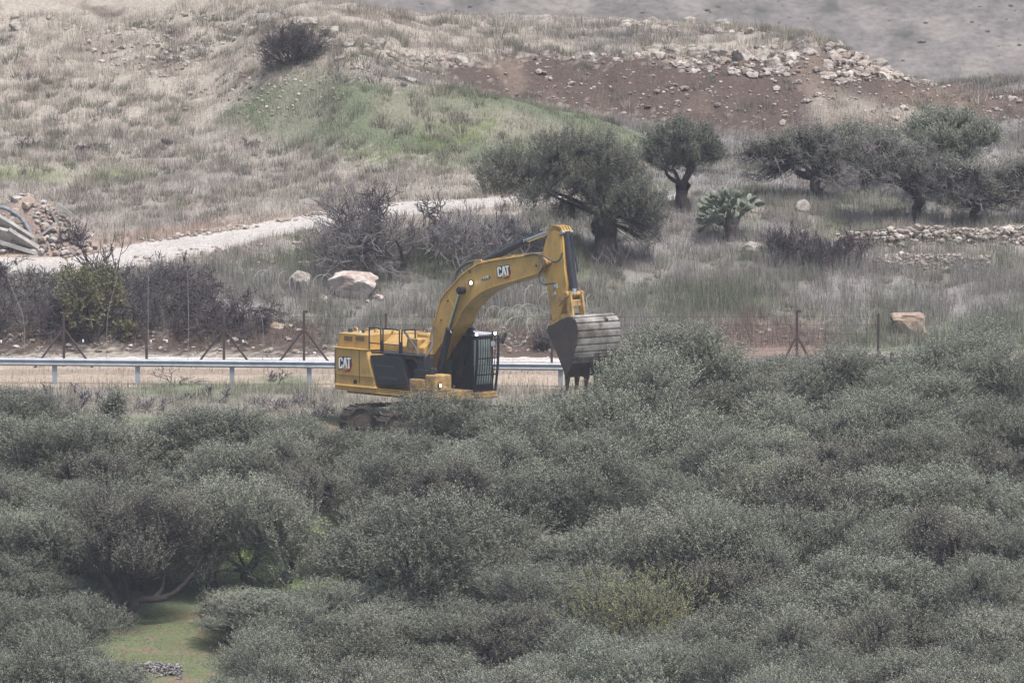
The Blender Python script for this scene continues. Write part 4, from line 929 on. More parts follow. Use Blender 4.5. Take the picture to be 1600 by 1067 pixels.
slab(-.25, -.1, .5, 1.3, .5, .14, -35, 33, 6, 'pale broken slab end lying below the large tilted slab')
slab(-.4, -.25, .28, 2.2, .14, .14, 0, 17, 0, 'long concrete beam at the foot of the rubble heap', name='concrete_beam', cat='concrete beam')
slab(1.75, .6, .28, 1.5, .12, .1, 0, 6, 0, 'dark plank lying flat at the right foot of the rubble heap', m='twig_dark', name='plank', cat='plank')
slab(.95, .9, 1.25, .95, .12, .1, 0, 62, 0, 'grey beam standing at a steep slant on the rubble heap', name='concrete_beam', cat='concrete beam')
slab(1.45, 1.0, 1.45, 1.2, .16, .12, 0, 38, 0, 'grey beam slanting down at the upper right of the rubble heap', name='concrete_beam', cat='concrete beam')
slab(.02, .9, 1.2, .9, .11, .1, 0, -76, 0, 'short upright post stuck in the middle of the rubble heap', name='concrete_post', cat='post')
slab(-1.15, .1, .6, 1.3, .9, .18, -62, 12, -8, 'dark grey broken slab at the left end of the rubble heap', bars=3)
slab(.75, 1.1, .8, .9, .5, .12, -40, -24, 10, 'square broken slab lying in the middle of the rubble heap', bars=2)
slab(1.25, .5, .5, 1.1, .1, .1, 0, 24, 12, 'thin grey beam low on the right side of the rubble heap', name='concrete_beam', cat='concrete beam')
slab(.5, .3, .75, 1.3, .09, .09, 0, -38, 5, 'thin beam pointing up to the right across the rubble heap', name='concrete_beam', cat='concrete beam')
g_ = np.random.default_rng(77)
for i, (dx, dy, dz, w) in enumerate([(-.1, .9, 1.75, .5), (.35, 1.2, 1.5, .4), (.8, .9, 1.0, .42), (1.3, .7, .6, .36), (.4, .5, .55, .45), (-.5, 1.3, 2.0, .45), (1.7, .5, .35, .3)]):
    V, F = rock_shape(g_, 3, 12, .1); o = mobj('rubble_block', V * np.array([w, w * .8, w * .6]) * .62, F, M['concrete' if i % 2 else 'rock_tan']); o.location = P0 + np.array([dx, dy, dz]); tag(o, f'angular rubble block on the left heap, {ORD[sorted([-.1, .35, .8, 1.3, .4, -.5, 1.7]).index(dx)]} from the left', 'rubble block', 'blocks on the rubble heap')
mb = MB(); mb.tube(spline([(-1.3, .5, 1.75), (-.8, .45, 1.65), (-.35, .45, 1.35), (-.05, .4, .95), (.05, .4, .6)], 6), .075, 8)
o = mb.build('bent_pipe', M['bluepipe'], None, smooth=True); o.location = P0; tag(o, 'faded grey bent pipe draped over the rubble heap', 'pipe')

# ------------------------------------------------------------------ guardrail
def guardrail():
    t = empty('guardrail', at_y(440, 8), 0, 'galvanised steel guardrail on square posts behind the excavator', 'guardrail')
    B = np.array(t.location)
    a, b = at_y(-120, 8.6), at_y(985, 7.9)
    za, zb = a[2] + .98, b[2] + .86
    prof = [(0, 0), (.03, .02), (.08, .06), (.02, .10), (.02, .17), (.08, .21), (.03, .255), (0, .27), (-.012, .27), (.008, .25), (.055, .21), (.0, .175), (.0, .095), (.055, .06), (.015, .02), (-.012, 0)]
    n = len(prof); V = []
    for P, z in ((a, za), (b, zb)): V += [(P[0] - B[0], P[1] - u - B[1], z - .27 + w - B[2]) for u, w in prof]
    mb = MB(); mb.add(V, [[i, (i + 1) % n, (i + 1) % n + n, i + n] for i in range(n)] + [list(range(n - 1, -1, -1)), list(range(n, 2 * n))]); mb.build('rail', M['galv'], t)
    for px in (-48, 83, 213, 361, 482, 610, 745, 876, 965):
        x = (px - 800) / 46; f = (x - a[0]) / (b[0] - a[0]); y = a[1] + (b[1] - a[1]) * f + .09; x = x * (330 + y) / 330; zt = za + (zb - za) * f; zg = float(height(x, y))
        m = MB(); cx, cy = x - B[0], y - B[1]
        m.box(cx - .085, cx + .085, cy - .05, cy - .035, zg - .3 - B[2], zt - .02 - B[2]); m.box(cx - .085, cx - .07, cy - .035, cy + .08, zg - .3 - B[2], zt - .02 - B[2]); m.box(cx + .07, cx + .085, cy - .035, cy + .08, zg - .3 - B[2], zt - .02 - B[2])
        m.build('post', M['galv'], t)
        if px in (213, 482, 745):
            m = MB(); V = []
            for o in (-.16, .16):
                f2 = (x + o - a[0]) / (b[0] - a[0]); V += [(x + o - B[0], a[1] + (b[1] - a[1]) * f2 - u - .004 - B[1], za + (zb - za) * f2 - .27 + w - B[2]) for u, w in prof[:8]]
            m.add(V, [[i, i + 1, i + 9, i + 8] for i in range(7)])
            for o in (-.1, -.03, .04, .11):
                for w in (.055, .21): m.cyl((x + o - B[0], y - .09 - .085 - B[1], zt - .27 + w - B[2]), (x + o - B[0], y - .09 - .105 - B[1], zt - .27 + w - B[2]), .014, n=8)
            m.build('rail_joint', M['galv'], t)
guardrail()

# ------------------------------------------------------------------ fence
def fence():
    t = empty('fence', at_y(440, 12.2), 0, 'rusty steel post fence with diagonal braces and thin wires behind the guardrail', 'fence'); B = np.array(t.location)
    tops = []
    for px, topz, br in ((-60, 1.85, 0), (100, 1.85, 1), (229, 1.3, 0), (350, 1.9, 1), (475, 1.95, 1), (603, 1.85, 0), (735, 1.85, 0), (862, 1.9, 0), (1245, 1.95, 1), (1372, 1.85, 0)):
        P = at_y(px, 12.2) - B; m = MB()
        m.box(P[0] - .045, P[0] + .045, -.045, .045, P[2] - .2, P[2] + topz)
        if br: m.box(P[0] - .03, P[0] + .14, -.03, .03, P[2] + topz - .05, P[2] + topz + .03)
        m.build('post', M['rust'], t); tops.append((P[0], P[2], topz))
        if br:
            dx = 1.08 if px != 1245 else .62; zb = 1.28 if px != 1245 else 1.0
            for s in (-1, 1):
                m = MB(); m.tube([(P[0] + s * dx, -.25, P[2] - .1), (P[0] + s * .045, 0, P[2] + zb)], .042, 6); m.build('brace', M['rust'], t)
    for k, f in enumerate((.25, .55, .85, 1.15, 1.45, 1.75)):
        m = MB(); pts = []
        for i, (x, z, h) in enumerate(tops):
            pts.append((x, .05, z + f))
            if i < len(tops) - 1: pts.append(((x + tops[i + 1][0]) / 2, .05, (z + tops[i + 1][1]) / 2 + f - .03))
        m.tube(pts, .006, 4); m.build('wire', M['rust'], t)
fence()
RODS = [(37, 3.1, -.55, 'thin pale bent rod rising from the fence near the left edge'), (167, 3.15, .4, 'thin pale rod leaning right beside the leafy bush'), (231, 3.2, .03, 'thin pale upright rod on the second fence post'), (294, 3.35, 0, 'thin pale straight rod midway between two fence posts'), (351, 3.3, .02, 'thin pale rod standing on the braced fence post'), (410, 2.9, -.45, 'thin pale rod leaning left above the bank'), (563, 2.9, .03, 'thin pale rod behind the excavator counterweight')]
for px, h, dx, lab in RODS:
    P = at_y(px, 12.45); m = MB()
    m.tube(spline([(0, 0, -.1), (0.02, 0, h * .5), (dx * .5, 0, h * .78), (dx, 0, h)], 4), .009, 5)
    o = m.build('thin_rod', M['thinrod'], None); o.location = P; tag(o, lab, 'rod', 'thin rods along the fence')
for i, px in enumerate((2, 130, 236, 261, 357, 380)):
    P = at_y(px, 12.32); m = MB(); m.box(-.028, .028, -.02, .02, -.05, .05); m.cyl((0, -.02, .02), (0, -.05, .02), .02, n=8)
    o = m.build('insulator', M['white'], None); o.location = P + np.array([0, 0, .86 if i != 1 else .88]); tag(o, f'small white insulator on the fence wires, {ORD[i]} from the left', 'insulator', 'white insulators on the fence')

# razor wire coils
def coil(px, py, L, R, turns, label, seed, dirx=1.0):
    g = np.random.default_rng(seed); P = gnd(px, py); m = MB(); pts = []
    n = turns * 14
    wob = g.normal(size=(turns + 1, 3)) * .24
    for i in range(n + 1):
        a = i / 14 * 2 * math.pi; k = i / 14; w = wob[min(int(k), turns)] * (1 - k % 1) + wob[min(int(k) + 1, turns)] * (k % 1)
        x = (i / n - .5) * L + .85 * R * math.cos(a) + w[0]; pts.append((x, R * .5 * math.cos(a) + w[1], R * .95 + R * math.sin(a) * (1 + w[2]) + float(height(P[0] + x, P[1])) - P[2]))
    m.tube(pts, .0075, 4); o = m.build('razor_wire', M['wire'], None); o.location = P; tag(o, label, 'razor wire', 'loose coils of razor wire'); return o
coil(470, 462, 2.9, .42, 7, 'loose coil of razor wire around the grey white boulder', 1)
coil(770, 522, 3.2, .5, 8, 'tangled coil of razor wire on the bank right of the boom foot', 2)
coil(840, 540, 2.2, .55, 5, 'open coil of razor wire beside the dark low bush', 3)
coil(880, 495, 2.4, .5, 5, 'faint coil of razor wire on the slope behind the stick', 4)

# ------------------------------------------------------------------ excavator
EXO = np.array([(674 - 800) / 46.0, 0.0, 0.0]); YAW = math.radians(-48); cY, sY = math.cos(YAW), math.sin(YAW)
EXO[2] = float(height(EXO[0], 0)) - .04
ex = empty('excavator', EXO, YAW, 'yellow tracked excavator with raised boom and a wide ribbed bucket', 'excavator')
def pp(px, py, yl):
    """point of the machine's lengthwise plane y = yl seen at a pixel of the photograph"""
    d = ray(px, py); n = np.array([-sY, cY, 0]); o = EXO + n * yl
    t = ((o - CAM) @ n) / (d @ n); q = CAM + d * t - EXO
    return (float(q[0] * cY + q[1] * sY), float(q[2]))
def pq(px, py, yl): x, z = pp(px, py, yl); return (x, yl, z)
YS_ = -1.5
# upper structure
def side(pts, yl=YS_): return [pp(a, b, yl) for a, b in pts]
def zp(py, px, yl): return pp(px, py, yl)[1]
x_r = pp(515, 580, YS_)[0]; z_bot = pp(515, 607.4, YS_)[1]; z_sh = pp(540, 543.5, YS_)[1]; z_hood = pp(540, 521, -1.25)[1]
# counterweight + rear side door, one cast shape with a rounded rear
cwx1 = [pp(572.5, 544, YS_), pp(577.5, 555, YS_), pp(588, 601, YS_)]
def rear_block(name, x_rear, xf_top, xf_bot, z0, z1, yh, rad, m, parent=ex, bev=.05, pull=0.0):
    mb = MB(); n = 6; pts = []
    for k in range(n + 1):
        a = math.pi / 2 * k / n; pts.append((x_rear + rad - rad * math.sin(a), -yh + rad - rad * math.cos(a)))
    # pts runs from the right side to the rear; mirror for the left
    full = [None] + pts + [(x, -y) for x, y in pts[::-1]] + [None]
    V = []
    for z, xf in ((z0, xf_bot), (z1, xf_top)):
        f = [(xf, -yh)] + pts + [(x, -y) for x, y in pts[::-1]] + [(xf, yh)]
        V += [(x + (pull if z == z1 and x < x_rear + rad else 0), y, z) for x, y in f]
    k = len(V) // 2
    mb.add(V, [list(range(k - 1, -1, -1)), list(range(k, 2 * k))] + [[(i + 1) % k, i, i + k, (i + 1) % k + k] for i in range(k)][::1])
    return mb.build(name, M[m], parent, bevel=bev)
cw = rear_block('counterweight', x_r, cwx1[0][0] + .0, cwx1[2][0], z_bot + .17, z_sh, 1.5, .42, 'yellow', bev=.06)
xe = pp(640, 608, YS_)[0]
rear_block('skirt', x_r + .012, xe, xe, z_bot, z_bot + .165, 1.5, .42, 'yellow', bev=.03)
hood_rear = rear_block('rear_hood', pp(522, 535, -1.25)[0], pp(574.5, 523, -1.25)[0], pp(574.5, 523, -1.25)[0], z_sh + .003, z_hood, 1.28, .3, 'yellow', bev=.09, pull=.12)
for k, (a, b) in enumerate(((538, 551), (556, 569.5))):
    p0, p1 = pp(a, 524.5, -1.285), pp(b, 533, -1.285); m = MB()
    m.box(p0[0], p1[0], -1.295, -1.27, p1[1], p0[1]);
    for i in range(5):
        z = p1[1] + (p0[1] - p1[1]) * (i + .5) / 5; m.box(p0[0] + .01, p1[0] - .01, -1.305, -1.2955, z - .008, z + .008)
    m.build('vent', mat('vent mesh brown', (.20, .12, .05), .7), hood_rear)
# seams and panels on the side
m = MB()
for px in (523.2, 561.5):
    a = pp(px, 546, YS_); b = pp(px, 598, YS_); m.box(a[0] - .012, a[0] + .012, -1.506, -1.49, b[1], a[1])
m.build('panel_seam', M['frame'], cw)
m = MB(); a = pp(552.5, 593, YS_); b = pp(557.8, 599.5, YS_); m.box(a[0], b[0], -1.508, -1.49, b[1], a[1]); m.box(a[0] + .05, b[0] - .05, -1.514, -1.5085, b[1] + .04, a[1] - .05); m.build('door_latch', M['frame'], cw)
m = MB(); a = pp(524, 583.5, YS_); b = pp(586, 589, YS_); m.prism([(a[0], 0), (a[0], 1), (b[0], 1), (b[0], 0)], 0, 1); m.V = [(x, -1.5 - .03 * (1 - y) * (.4 if z > .5 else 1), b[1] + (a[1] - b[1]) * z) for x, y, z in m.V]; m.build('body_crease', M['yellow'], cw)
# black side panel
bp = side([(578, 555.3), (625.5, 556), (636.5, 601.8), (588.5, 601)])
m = MB(); m.prism(bp, -1.495, -.4); bpo = m.build('side_panel', M['black'], ex, bevel=.03)
m = MB()
for a, b, y in ((588, 616, 573), (592, 621, 592)):
    p, q = pp(a, y, YS_), pp(b, y + .4, YS_); m.box(p[0], q[0], -1.512, -1.493, q[1] - .03, q[1] + .03)
m.build('panel_rib', mat('panel rib', (.045, .046, .055), .4), bpo)
# walkway top, engine hood set back behind the handrails
zw = bp[1][1]
m = MB(); m.box(bp[0][0] + .02, 1.05, -1.47, -.75, zw + .003, zw + .06); m.build('walkway', M['black'], ex, bevel=.01)
hx0, hx1 = pp(574, 535, -.75)[0], pp(640, 535, -.75)[0] + .75
zh1 = pp(600, 538, -.75)[1]; zt = pp(600, 522, -.35)[1]
m = MB(); xa = cwx1[0][0] - .05
V = [(xa, -.75, zw - .1), (hx1, -.75, zw - .1), (hx1, .35, zw - .1), (xa, .35, zw - .1), (xa, -.75, zh1), (hx1, -.75, zh1), (hx1, .35, zh1), (xa, .35, zh1), (xa, -.32, zt), (hx1, -.32, zt), (hx1, .35, zt), (xa, .35, zt)]
m.add(V, [[0, 1, 5, 4], [4, 5, 9, 8], [8, 9, 10, 11], [1, 2, 6, 5], [5, 6, 10, 9], [2, 3, 7, 6], [6, 7, 11, 10], [3, 0, 4, 7], [7, 4, 8, 11], [3, 2, 1, 0]])
eh = m.build('engine_hood', M['yellow'], ex, bevel=.03)
m = MB(); bx0, bx1 = pp(634, 538, -.8)[0], pp(652, 538, -.8)[0]; m.prism([(bx0, zw - .05), (bx1, zw - .05), (bx1 + .04, zt - .02), (bx0 + .12, zt - .02)], -.83, -.30); m.build('filter_housing', M['dirty_yellow'], ex, bevel=.04)
m = MB(); px_ = pp(632, 560, -1.3)
# deck, right front tool box, tank
zd = z_bot + .1
m = MB(); m.box(xe + .003, 1.85, -1.45, .25, z_bot - .02, zd + .1); m.box(-3.0, 1.9, -1.2, 1.35, z_bot - .12, z_bot - .023); m.build('deck', M['dirty_yellow'], ex, bevel=.02)
tx0, tx1 = pp(641, 600, -1.4)[0], 1.85
ztb = pp(655, 583, -1.4)[1]
m = MB(); m.box(tx0, tx1 - .55, -1.46, -.72, zd + .103, ztb - .2); m.box(tx0 + .45, tx1, -1.46, -.72, zd + .103 if False else ztb - .197, ztb) if False else None
m.box(tx1 - .547, tx1, -1.46, -.72, zd + .103, ztb - .02); m.build('tool_box', M['dirty_yellow'], ex, bevel=.05)
m = MB(); m.box(tx0 + .1, tx0 + .75, -1.35, -.8, ztb - .197, ztb + .12); m.box(tx0 + .2, tx0 + .6, -1.3, -.85, ztb + .123, zw - .02); m.cyl((tx0 + .95, -1.25, ztb - .05), (tx0 + .95, -1.25, ztb + .2), .12); m.build('valve_block', M['black'], ex, bevel=.03)
m = MB(); m.tube(spline([pq(628, 559, -1.3), pq(645, 559, -1.3), pq(660, 560, -1.25), pq(668, 553, -1.1), pq(675, 540, -.8), pq(675, 525, -.6), pq(678, 510, -.5)], 5), .05, 8); m.build('hose', M['hose'], ex, smooth=True)
m = MB(); m.tube(spline([pq(663, 585, -1.2), pq(662, 572, -1.2), pq(660, 564, -1.1), pq(650, 562, -1.0)], 5), .07, 8); m.build('bent_pipe', M['yellow'], ex, smooth=True)
m = MB(); m.tube(spline([pq(632, 518, -.9), pq(640, 530, -.95), pq(650, 545, -1.0), pq(653, 556, -1.1)], 4), .04, 6); m.build('hose', M['hose'], ex, smooth=True)
# handrails
yr = -1.3; zr = pp(600, 514, yr)[1]; zr2 = pp(600, 537.5, yr)[1]; zb_ = zw + .05
for k, (a, b) in enumerate(((577, 595), (598.5, 624))):
    xa_, xb_ = pp(a, 540, yr)[0], pp(b, 540, yr)[0]; m = MB()
    m.tube(spline([(xa_, yr, zb_), (xa_, yr, zr - .1), (xa_ + .06, yr, zr), (xb_ - .06, yr, zr), (xb_, yr, zr - .1), (xb_, yr, zb_)], 3), .027, 6); m.tube([(xa_, yr, zr2), (xb_, yr, zr2)], .022, 6); m.build('handrail', M['frame'], ex)
xa_ = pp(628, 540, yr)[0]; m = MB(); m.tube(spline([(xa_, yr, zb_), (xa_, yr, zr - .05), (xa_, yr + .1, zr), (xa_, -.75, zr), (xa_, -.7, zr - .1), (xa_, -.7, zw)], 3), .027, 6); m.build('handrail', M['frame'], ex)
m = MB()
for a in (597, 626): x_ = pp(a, 540, yr)[0]; m.box(x_ - .045, x_ + .045, yr - .03, yr + .03, zb_ - .02, zr2 + .12)
m.build('rail_bracket', M['frame'], ex)
# small fittings on the hood
m = MB(); a = pq(549, 520, -.7); m.cyl((a[0], a[1], a[2] - .15), (a[0] - .06, a[1], a[2] + .13), .085, .075); m.build('exhaust_pipe', M['black'], ex, smooth=True)
for c in (pq(565, 518, -.6),):
    m = MB(); m.box(c[0] - .1, c[0] + .1, c[1] - .05, c[1] + .05, c[2] - .12, c[2] + .03); o = m.build('work_lamp', M['frame'], ex); m = MB(); m.cyl((c[0], c[1] - .052, c[2] - .03), (c[0], c[1] - .075, c[2] - .03), .06); m.build('lamp_lens', M['white'], o)
m = MB()
for px in (556, 574, 588, 615, 668):
    c = pq(px, 519.5, -.2); m.tube(spline([(c[0] - .1, c[1], zt - .02), (c[0] - .06, c[1], zt + .1), (c[0] + .06, c[1], zt + .1), (c[0] + .1, c[1], zt - .02)], 4), .03, 6)
m.build('lifting_lug', M['yellow'], ex, smooth=True)
m = MB(); m.box(hx1 - .9, hx1 - .35, -.3, .3, zt + .003, zt + .12); m.build('filter_cap', M['yellow'], ex, bevel=.03)

# cab
CXF, CXR, CY0, CY1 = 1.58, -.2, .43, 1.42; czb = z_bot + .1; czt = pp(757, 524, .8)[1]
t_cab = MB(); t_cab.box(CXR, CXF - .03, CY0 + .03, CY1 - .03, czb + .95, czt - .12); cab_glass = None
m = MB(); m.box(CXR, CXF, CY0, CY1, czb, czb + .9)
for (x, y) in ((CXR + .05, CY0 + .05), (CXF - .06, CY0 + .05), (CXR + .05, CY1 - .05), (CXF - .06, CY1 - .05), (CXR + .75, CY0 + .04)):
    m.box(x - .055, x + .055, y - .045, y + .045, czb + .903, czt - .103)
m.box(CXR, CXF, CY0, CY1, czt - .1, czt - .035)
cab = m.build('cab', M['frame'], ex, bevel=.025)
t_cab.build('window', M['glass'], cab)
m = MB(); m.box(CXF - .027, CXF - .008, CY0 + .1, CY1 - .1, czb + .25, czt - .16); m.box(CXF + .0, CXF + .012, CY0 + .1, CY1 - .1, czb + .25, czb + .88); m.build('windscreen', mat('windscreen with painted sky reflection', (.22, .26, .255), .12, spec=.8), cab)  # sky reflection is put into the pale base colour of the glass
m = MB(); m.box(CXR - .02, CXF + .05, CY0 - .02, CY1 + .02, czt - .032, czt + .05); m.build('cab_roof', M['rooftop'], cab, bevel=.03)
# dark fitting next to the cab, seat seen through the glass
m = MB(); m.box(CXR + .3, CXR + .75, CY0 - .09, CY0 - .004, czb + .3, czb + 1.1); m.build('side_cover', mat('green grey cover', (.05, .075, .07), .5), cab, bevel=.02)
# front guard: bowed vertical bars in a frame
def gx(z): f = (z - czb) / (czt - czb); return CXF + .10 + .16 * math.sin(math.pi * min(max(f, 0), 1) * .62)
zz = [czb + .02 + (czt - .06 - czb) * i / 10 for i in range(11)]
m = MB()
nb_ = 9
for i in range(nb_):
    y = CY0 + .06 + (CY1 - CY0 - .12) * i / (nb_ - 1); m.tube([(gx(z), y, z) for z in zz], .0145, 5)
guard = m.build('front_guard', M['frame'], cab)
m = MB()
for y in (CY0 + .01, CY1 - .01): m.tube([(gx(z), y, z) for z in zz], .04, 6)
for z in (zz[0], zz[-1], zz[3], zz[6]): m.tube([(gx(z) - .03, CY0, z), (gx(z) - .03, CY1, z)], .025, 6)
m.build('guard_frame', M['frame'], guard)
m = MB(); m.box(CXF - .2, CXF + .12, CY0, CY1, czb - .12, czb - .003); m.build('step', M['dirty_yellow'], cab, bevel=.02)
for y in (CY0 + .02, CY1 - .12):
    m = MB(); m.box(CXF + .1, CXF + .2, y - .07, y + .07, czt - .02, czt + .12); o = m.build('work_lamp', M['frame'], cab, bevel=.015)
    m = MB(); m.cyl((CXF + .202, y, czt + .05), (CXF + .225, y, czt + .05), .045, n=16); m.build('lamp_lens', M['lamp'], o)
m = MB(); m.tube([(CXF + .05, CY1 - .02, czt - .2), (CXF + .22, CY1 + .2, czt - .15)], .02, 6); o = m.build('mirror_arm', M['frame'], cab)
m = MB(); m.box(-.03, .03, -.1, .1, -.19, .19); m.xform(Matrix.Translation((CXF + .25, CY1 + .24, czt - .14)) @ Matrix.Rotation(math.radians(-28), 4, 'X') @ Matrix.Rotation(math.radians(25), 4, 'Z')); m.build('mirror', M['black'], o, bevel=.02)
m = MB(); m.cyl((gx(czt - .3) + .02, CY1 - .3, czt - .3), (gx(czt - .3) + .05, CY1 - .3, czt - .3), .1, n=14); m.build('round_mirror', M['galv'], guard)

# boom
YB = -.38
near_top = [(665, 577), (668, 558), (671, 535), (674, 521), (681, 497), (688.5, 468.5), (698, 456), (711, 442), (722, 430), (735, 420), (749, 411.5), (771, 407), (798, 403), (824, 399), (842, 398), (849, 402)]
near_bot = [(851, 412), (845, 425.5), (825, 432), (797, 440.5), (771, 448), (753, 456), (738, 468), (727, 480), (719, 492), (713, 505), (707, 516), (695, 530), (680, 552), (668, 576)]
bt = [pp(a, b, YB) for a, b in near_top]; bb = [pp(a, b, YB) for a, b in near_bot]
# widen the underside foot a little so the heel is solid
m = MB(); m.prism(bt + bb, YB, -YB); boom = m.build('boom', M['yellow'], ex, smooth=True, bevel=.02)
m = MB()
for k in range(1, len(bt) - 2):
    a, b = bt[k], bt[k + 1]
    m.tube([(a[0] + .0, YB + .1, a[1] + .05), (b[0], YB + .1, b[1] + .05)], .02, 5); m.tube([(a[0], YB + .19, a[1] + .06), (b[0], YB + .19, b[1] + .06)], .02, 5)
    if k % 2 == 0: m.box(a[0] - .05, a[0] + .05, YB + .03, YB + .26, a[1] - .01, a[1] + .085)
m.build('hydraulic_line', M['dirty_yellow'], boom)
m = MB(); m.tube(spline([pq(706, 446, -.3), pq(713, 426, -.2), pq(726, 413, -.15), pq(742, 408, -.1), pq(752, 407, -.05)], 5), .05, 7); m.tube(spline([pq(704, 452, -.1), pq(716, 424, 0), pq(730, 412, .05), pq(748, 407, .05)], 5), .045, 7); m.build('hose', M['hose'], boom, smooth=True)
m = MB(); m.tube(spline([pq(820, 400, -.42), pq(832, 397, -.42), pq(842, 398, -.44), (pp(850, 400, -.5)[0], -.5, pp(850, 400, -.5)[1]), pq(860, 406, -.5), pq(868, 409, -.48), pq(875, 405, -.46), pq(879, 395, -.42)], 5), .035, 7)
m.tube(spline([pq(842, 398, -.46), pq(848, 405, -.5), pq(849, 416, -.52), pq(843, 428, -.52), pq(844, 438, -.5), pq(850, 444, -.46), pq(860, 443, -.44), pq(869, 443, -.42)], 5), .035, 7); m.build('hose', M['hose'], boom, smooth=True)
m = MB()
for edge, o in ((bt, -1), (bb, 1)):
    P_ = np.array(edge); q_ = np.gradient(P_, axis=0); q_ = unit(q_); nn = np.column_stack([-q_[:, 1], q_[:, 0]]); cc_ = np.array(bt + bb).mean(0)
    for k in range(len(P_) - 1):
        m.tube([(P_[k][0], YB - .012, P_[k][1]), (P_[k + 1][0], YB - .012, P_[k + 1][1])], .028, 5)
for a, b in (((771, 409), (771, 446)), ((824, 402), (824, 430)), ((700, 462), (717, 494))):
    a_, b_ = pp(*a, YB), pp(*b, YB); m.tube([(a_[0], YB - .003, a_[1]), (b_[0], YB - .003, b_[1])], .010, 4)
m.build('edge_weld', M['yellow'], boom)
m = MB()
for px_, py_ in ((700, 470), (735, 425), (690, 500), (838, 415), (674, 560)):
    c = pp(px_, py_, YB); m.cyl((c[0], YB - .03, c[1]), (c[0], YB - .002, c[1]), .03, n=8)
m.build('grease_fitting', M['frame'], boom)
# boom pin and cylinders
pin = pp(720, 454, -.52); m = MB(); m.cyl((pin[0], -.62, pin[1]), (pin[0], .62, pin[1]), .13, n=18); m.cyl((pin[0], -.66, pin[1]), (pin[0], -.622, pin[1]), .09, n=18); m.build('boom_pin', M['frame'], boom, smooth=True)
for y, base, mid, top in ((-.52, (684, 592), (702, 515), (720, 454)), (.45, None, (733.5, 516), None)):
    if base: b0, m0, t0 = pp(*base, y), pp(*mid, y), pp(*top, y); keep = (b0, m0, t0)
    else: b0, m0, t0 = keep
    m = MB(); m.cyl((b0[0], y, b0[1]), (m0[0], y, m0[1]), .125, n=16); m.cyl((m0[0], y, m0[1]), (m0[0] + (m0[0] - b0[0]) * .02, y, m0[1] + (m0[1] - b0[1]) * .02), .14, n=16); m.cyl((b0[0], y - .12, b0[1]), (b0[0], y + .12, b0[1]), .15, n=16)
    d = Vector((m0[0] - b0[0], 0, m0[1] - b0[1])).normalized(); m.tube([(b0[0] + .16, y - .05, b0[1] + .2), (m0[0] + .17, y - .05, m0[1] - .1), (m0[0] + .1, y - .05, m0[1] - .02)], .025, 6)
    cyl_ = m.build('boom_cylinder', M['cylinder'], ex, smooth=True)
    m = MB(); m.cyl((m0[0], y, m0[1]), (t0[0], y, t0[1]), .065, n=14); m.build('rod', M['chrome'], cyl_, smooth=True)
# stick
YT = -.21
st = [(858, 362), (861, 356), (866, 353), (872, 354), (877, 360), (879, 378), (880, 400), (882, 425), (885, 445), (883, 465), (877, 488), (869, 507), (864, 505), (859, 478), (854.5, 448), (850.5, 420), (848, 396), (852, 378)]
m = MB(); m.prism([pp(a, b, YT) for a, b in st], YT, -YT); stick = m.build('stick', M['yellow'], ex, smooth=True, bevel=.025)
m = MB(); sp_ = [pp(a, b, YT) for a, b in ((855, 376), (858, 364), (866, 360), (874, 363), (877, 378), (878, 394), (873, 408), (858, 405), (850, 396))]; m.prism(sp_, YT - .02, YT - .002); m.build('stick_plate', M['yellow'], stick)
a, b = pp(858, 363, 0), pp(884, 362, 0)
m = MB()
for y in (-.185, -.07, .07, .185): m.prism([pp(860, 366, 0), pp(863, 356, 0), pp(872, 351.5, 0), pp(883, 354, 0), pp(888, 363, 0), pp(884, 369, 0), pp(876, 374, 0)], y - .025, y + .025)
m.build('stick_ears', M['yellow'], stick)
pv = pp(852, 410, -.4); m = MB(); m.cyl((pv[0], -.5, pv[1]), (pv[0], .5, pv[1]), .11, n=16); m.build('stick_pin', M['dirty_yellow'], stick, smooth=True)
m = MB(); c = pp(867, 448, YT); m.cyl((c[0], YT - .06, c[1]), (c[0], YT, c[1]), .07, n=12); c = pp(866.5, 460, YT); m.cyl((c[0], YT - .05, c[1]), (c[0], YT, c[1]), .075, n=12); m.tube([pq(869, 443, -.42), pq(870, 450, -.4)], .04, 6); m.build('fitting', M['galv'], stick)
b0, m0, t0 = pp(752, 411, 0), pp(821, 377, 0), pp(858, 362.5, 0)
m = MB(); m.cyl((b0[0], 0, b0[1]), (m0[0], 0, m0[1]), .125, n=16); m.cyl((m0[0] - .1, 0, m0[1] - .045), (m0[0] + .04, 0, m0[1] + .02), .145, n=16); sc_ = m.build('stick_cylinder', M['cylinder'], ex, smooth=True)
m = MB(); m.cyl((m0[0], 0, m0[1]), (t0[0], 0, t0[1]), .075, n=14); m.build('rod', M['chrome'], sc_, smooth=True)
m = MB(); e0 = pp(745, 414, 0); m.prism([pp(742, 418, 0), pp(748, 406, 0), pp(756, 405, 0), pp(762, 412, 0)], -.16, .16); m.build('cylinder_bracket', M['yellow'], boom, bevel=.02)
# bucket cylinder
b0, m0, t0 = pp(885, 362, 0), pp(896.5, 448, 0), pp(898, 456, 0)
m = MB(); m.cyl((b0[0], 0, b0[1]), (m0[0], 0, m0[1]), .135, n=16); m.cyl((m0[0], 0, m0[1]), (m0[0] + .01, 0, m0[1] - .06), .155, n=16); m.tube([(b0[0] + .17, .05, b0[1] - .1), (m0[0] + .17, .05, m0[1] + .5)], .03, 6); bc = m.build('bucket_cylinder', M['cylinder'], ex, smooth=True)
m = MB(); m.cyl((m0[0], 0, m0[1]), (t0[0], 0, t0[1] - .1), .08, n=14); m.build('rod', M['chrome'], bc, smooth=True)
m = MB(); m.cyl((b0[0], -.25, b0[1] - .02), (b0[0], .25, b0[1] - .02), .07, n=12); m.build('cylinder_pin', M['galv'], bc, smooth=True)
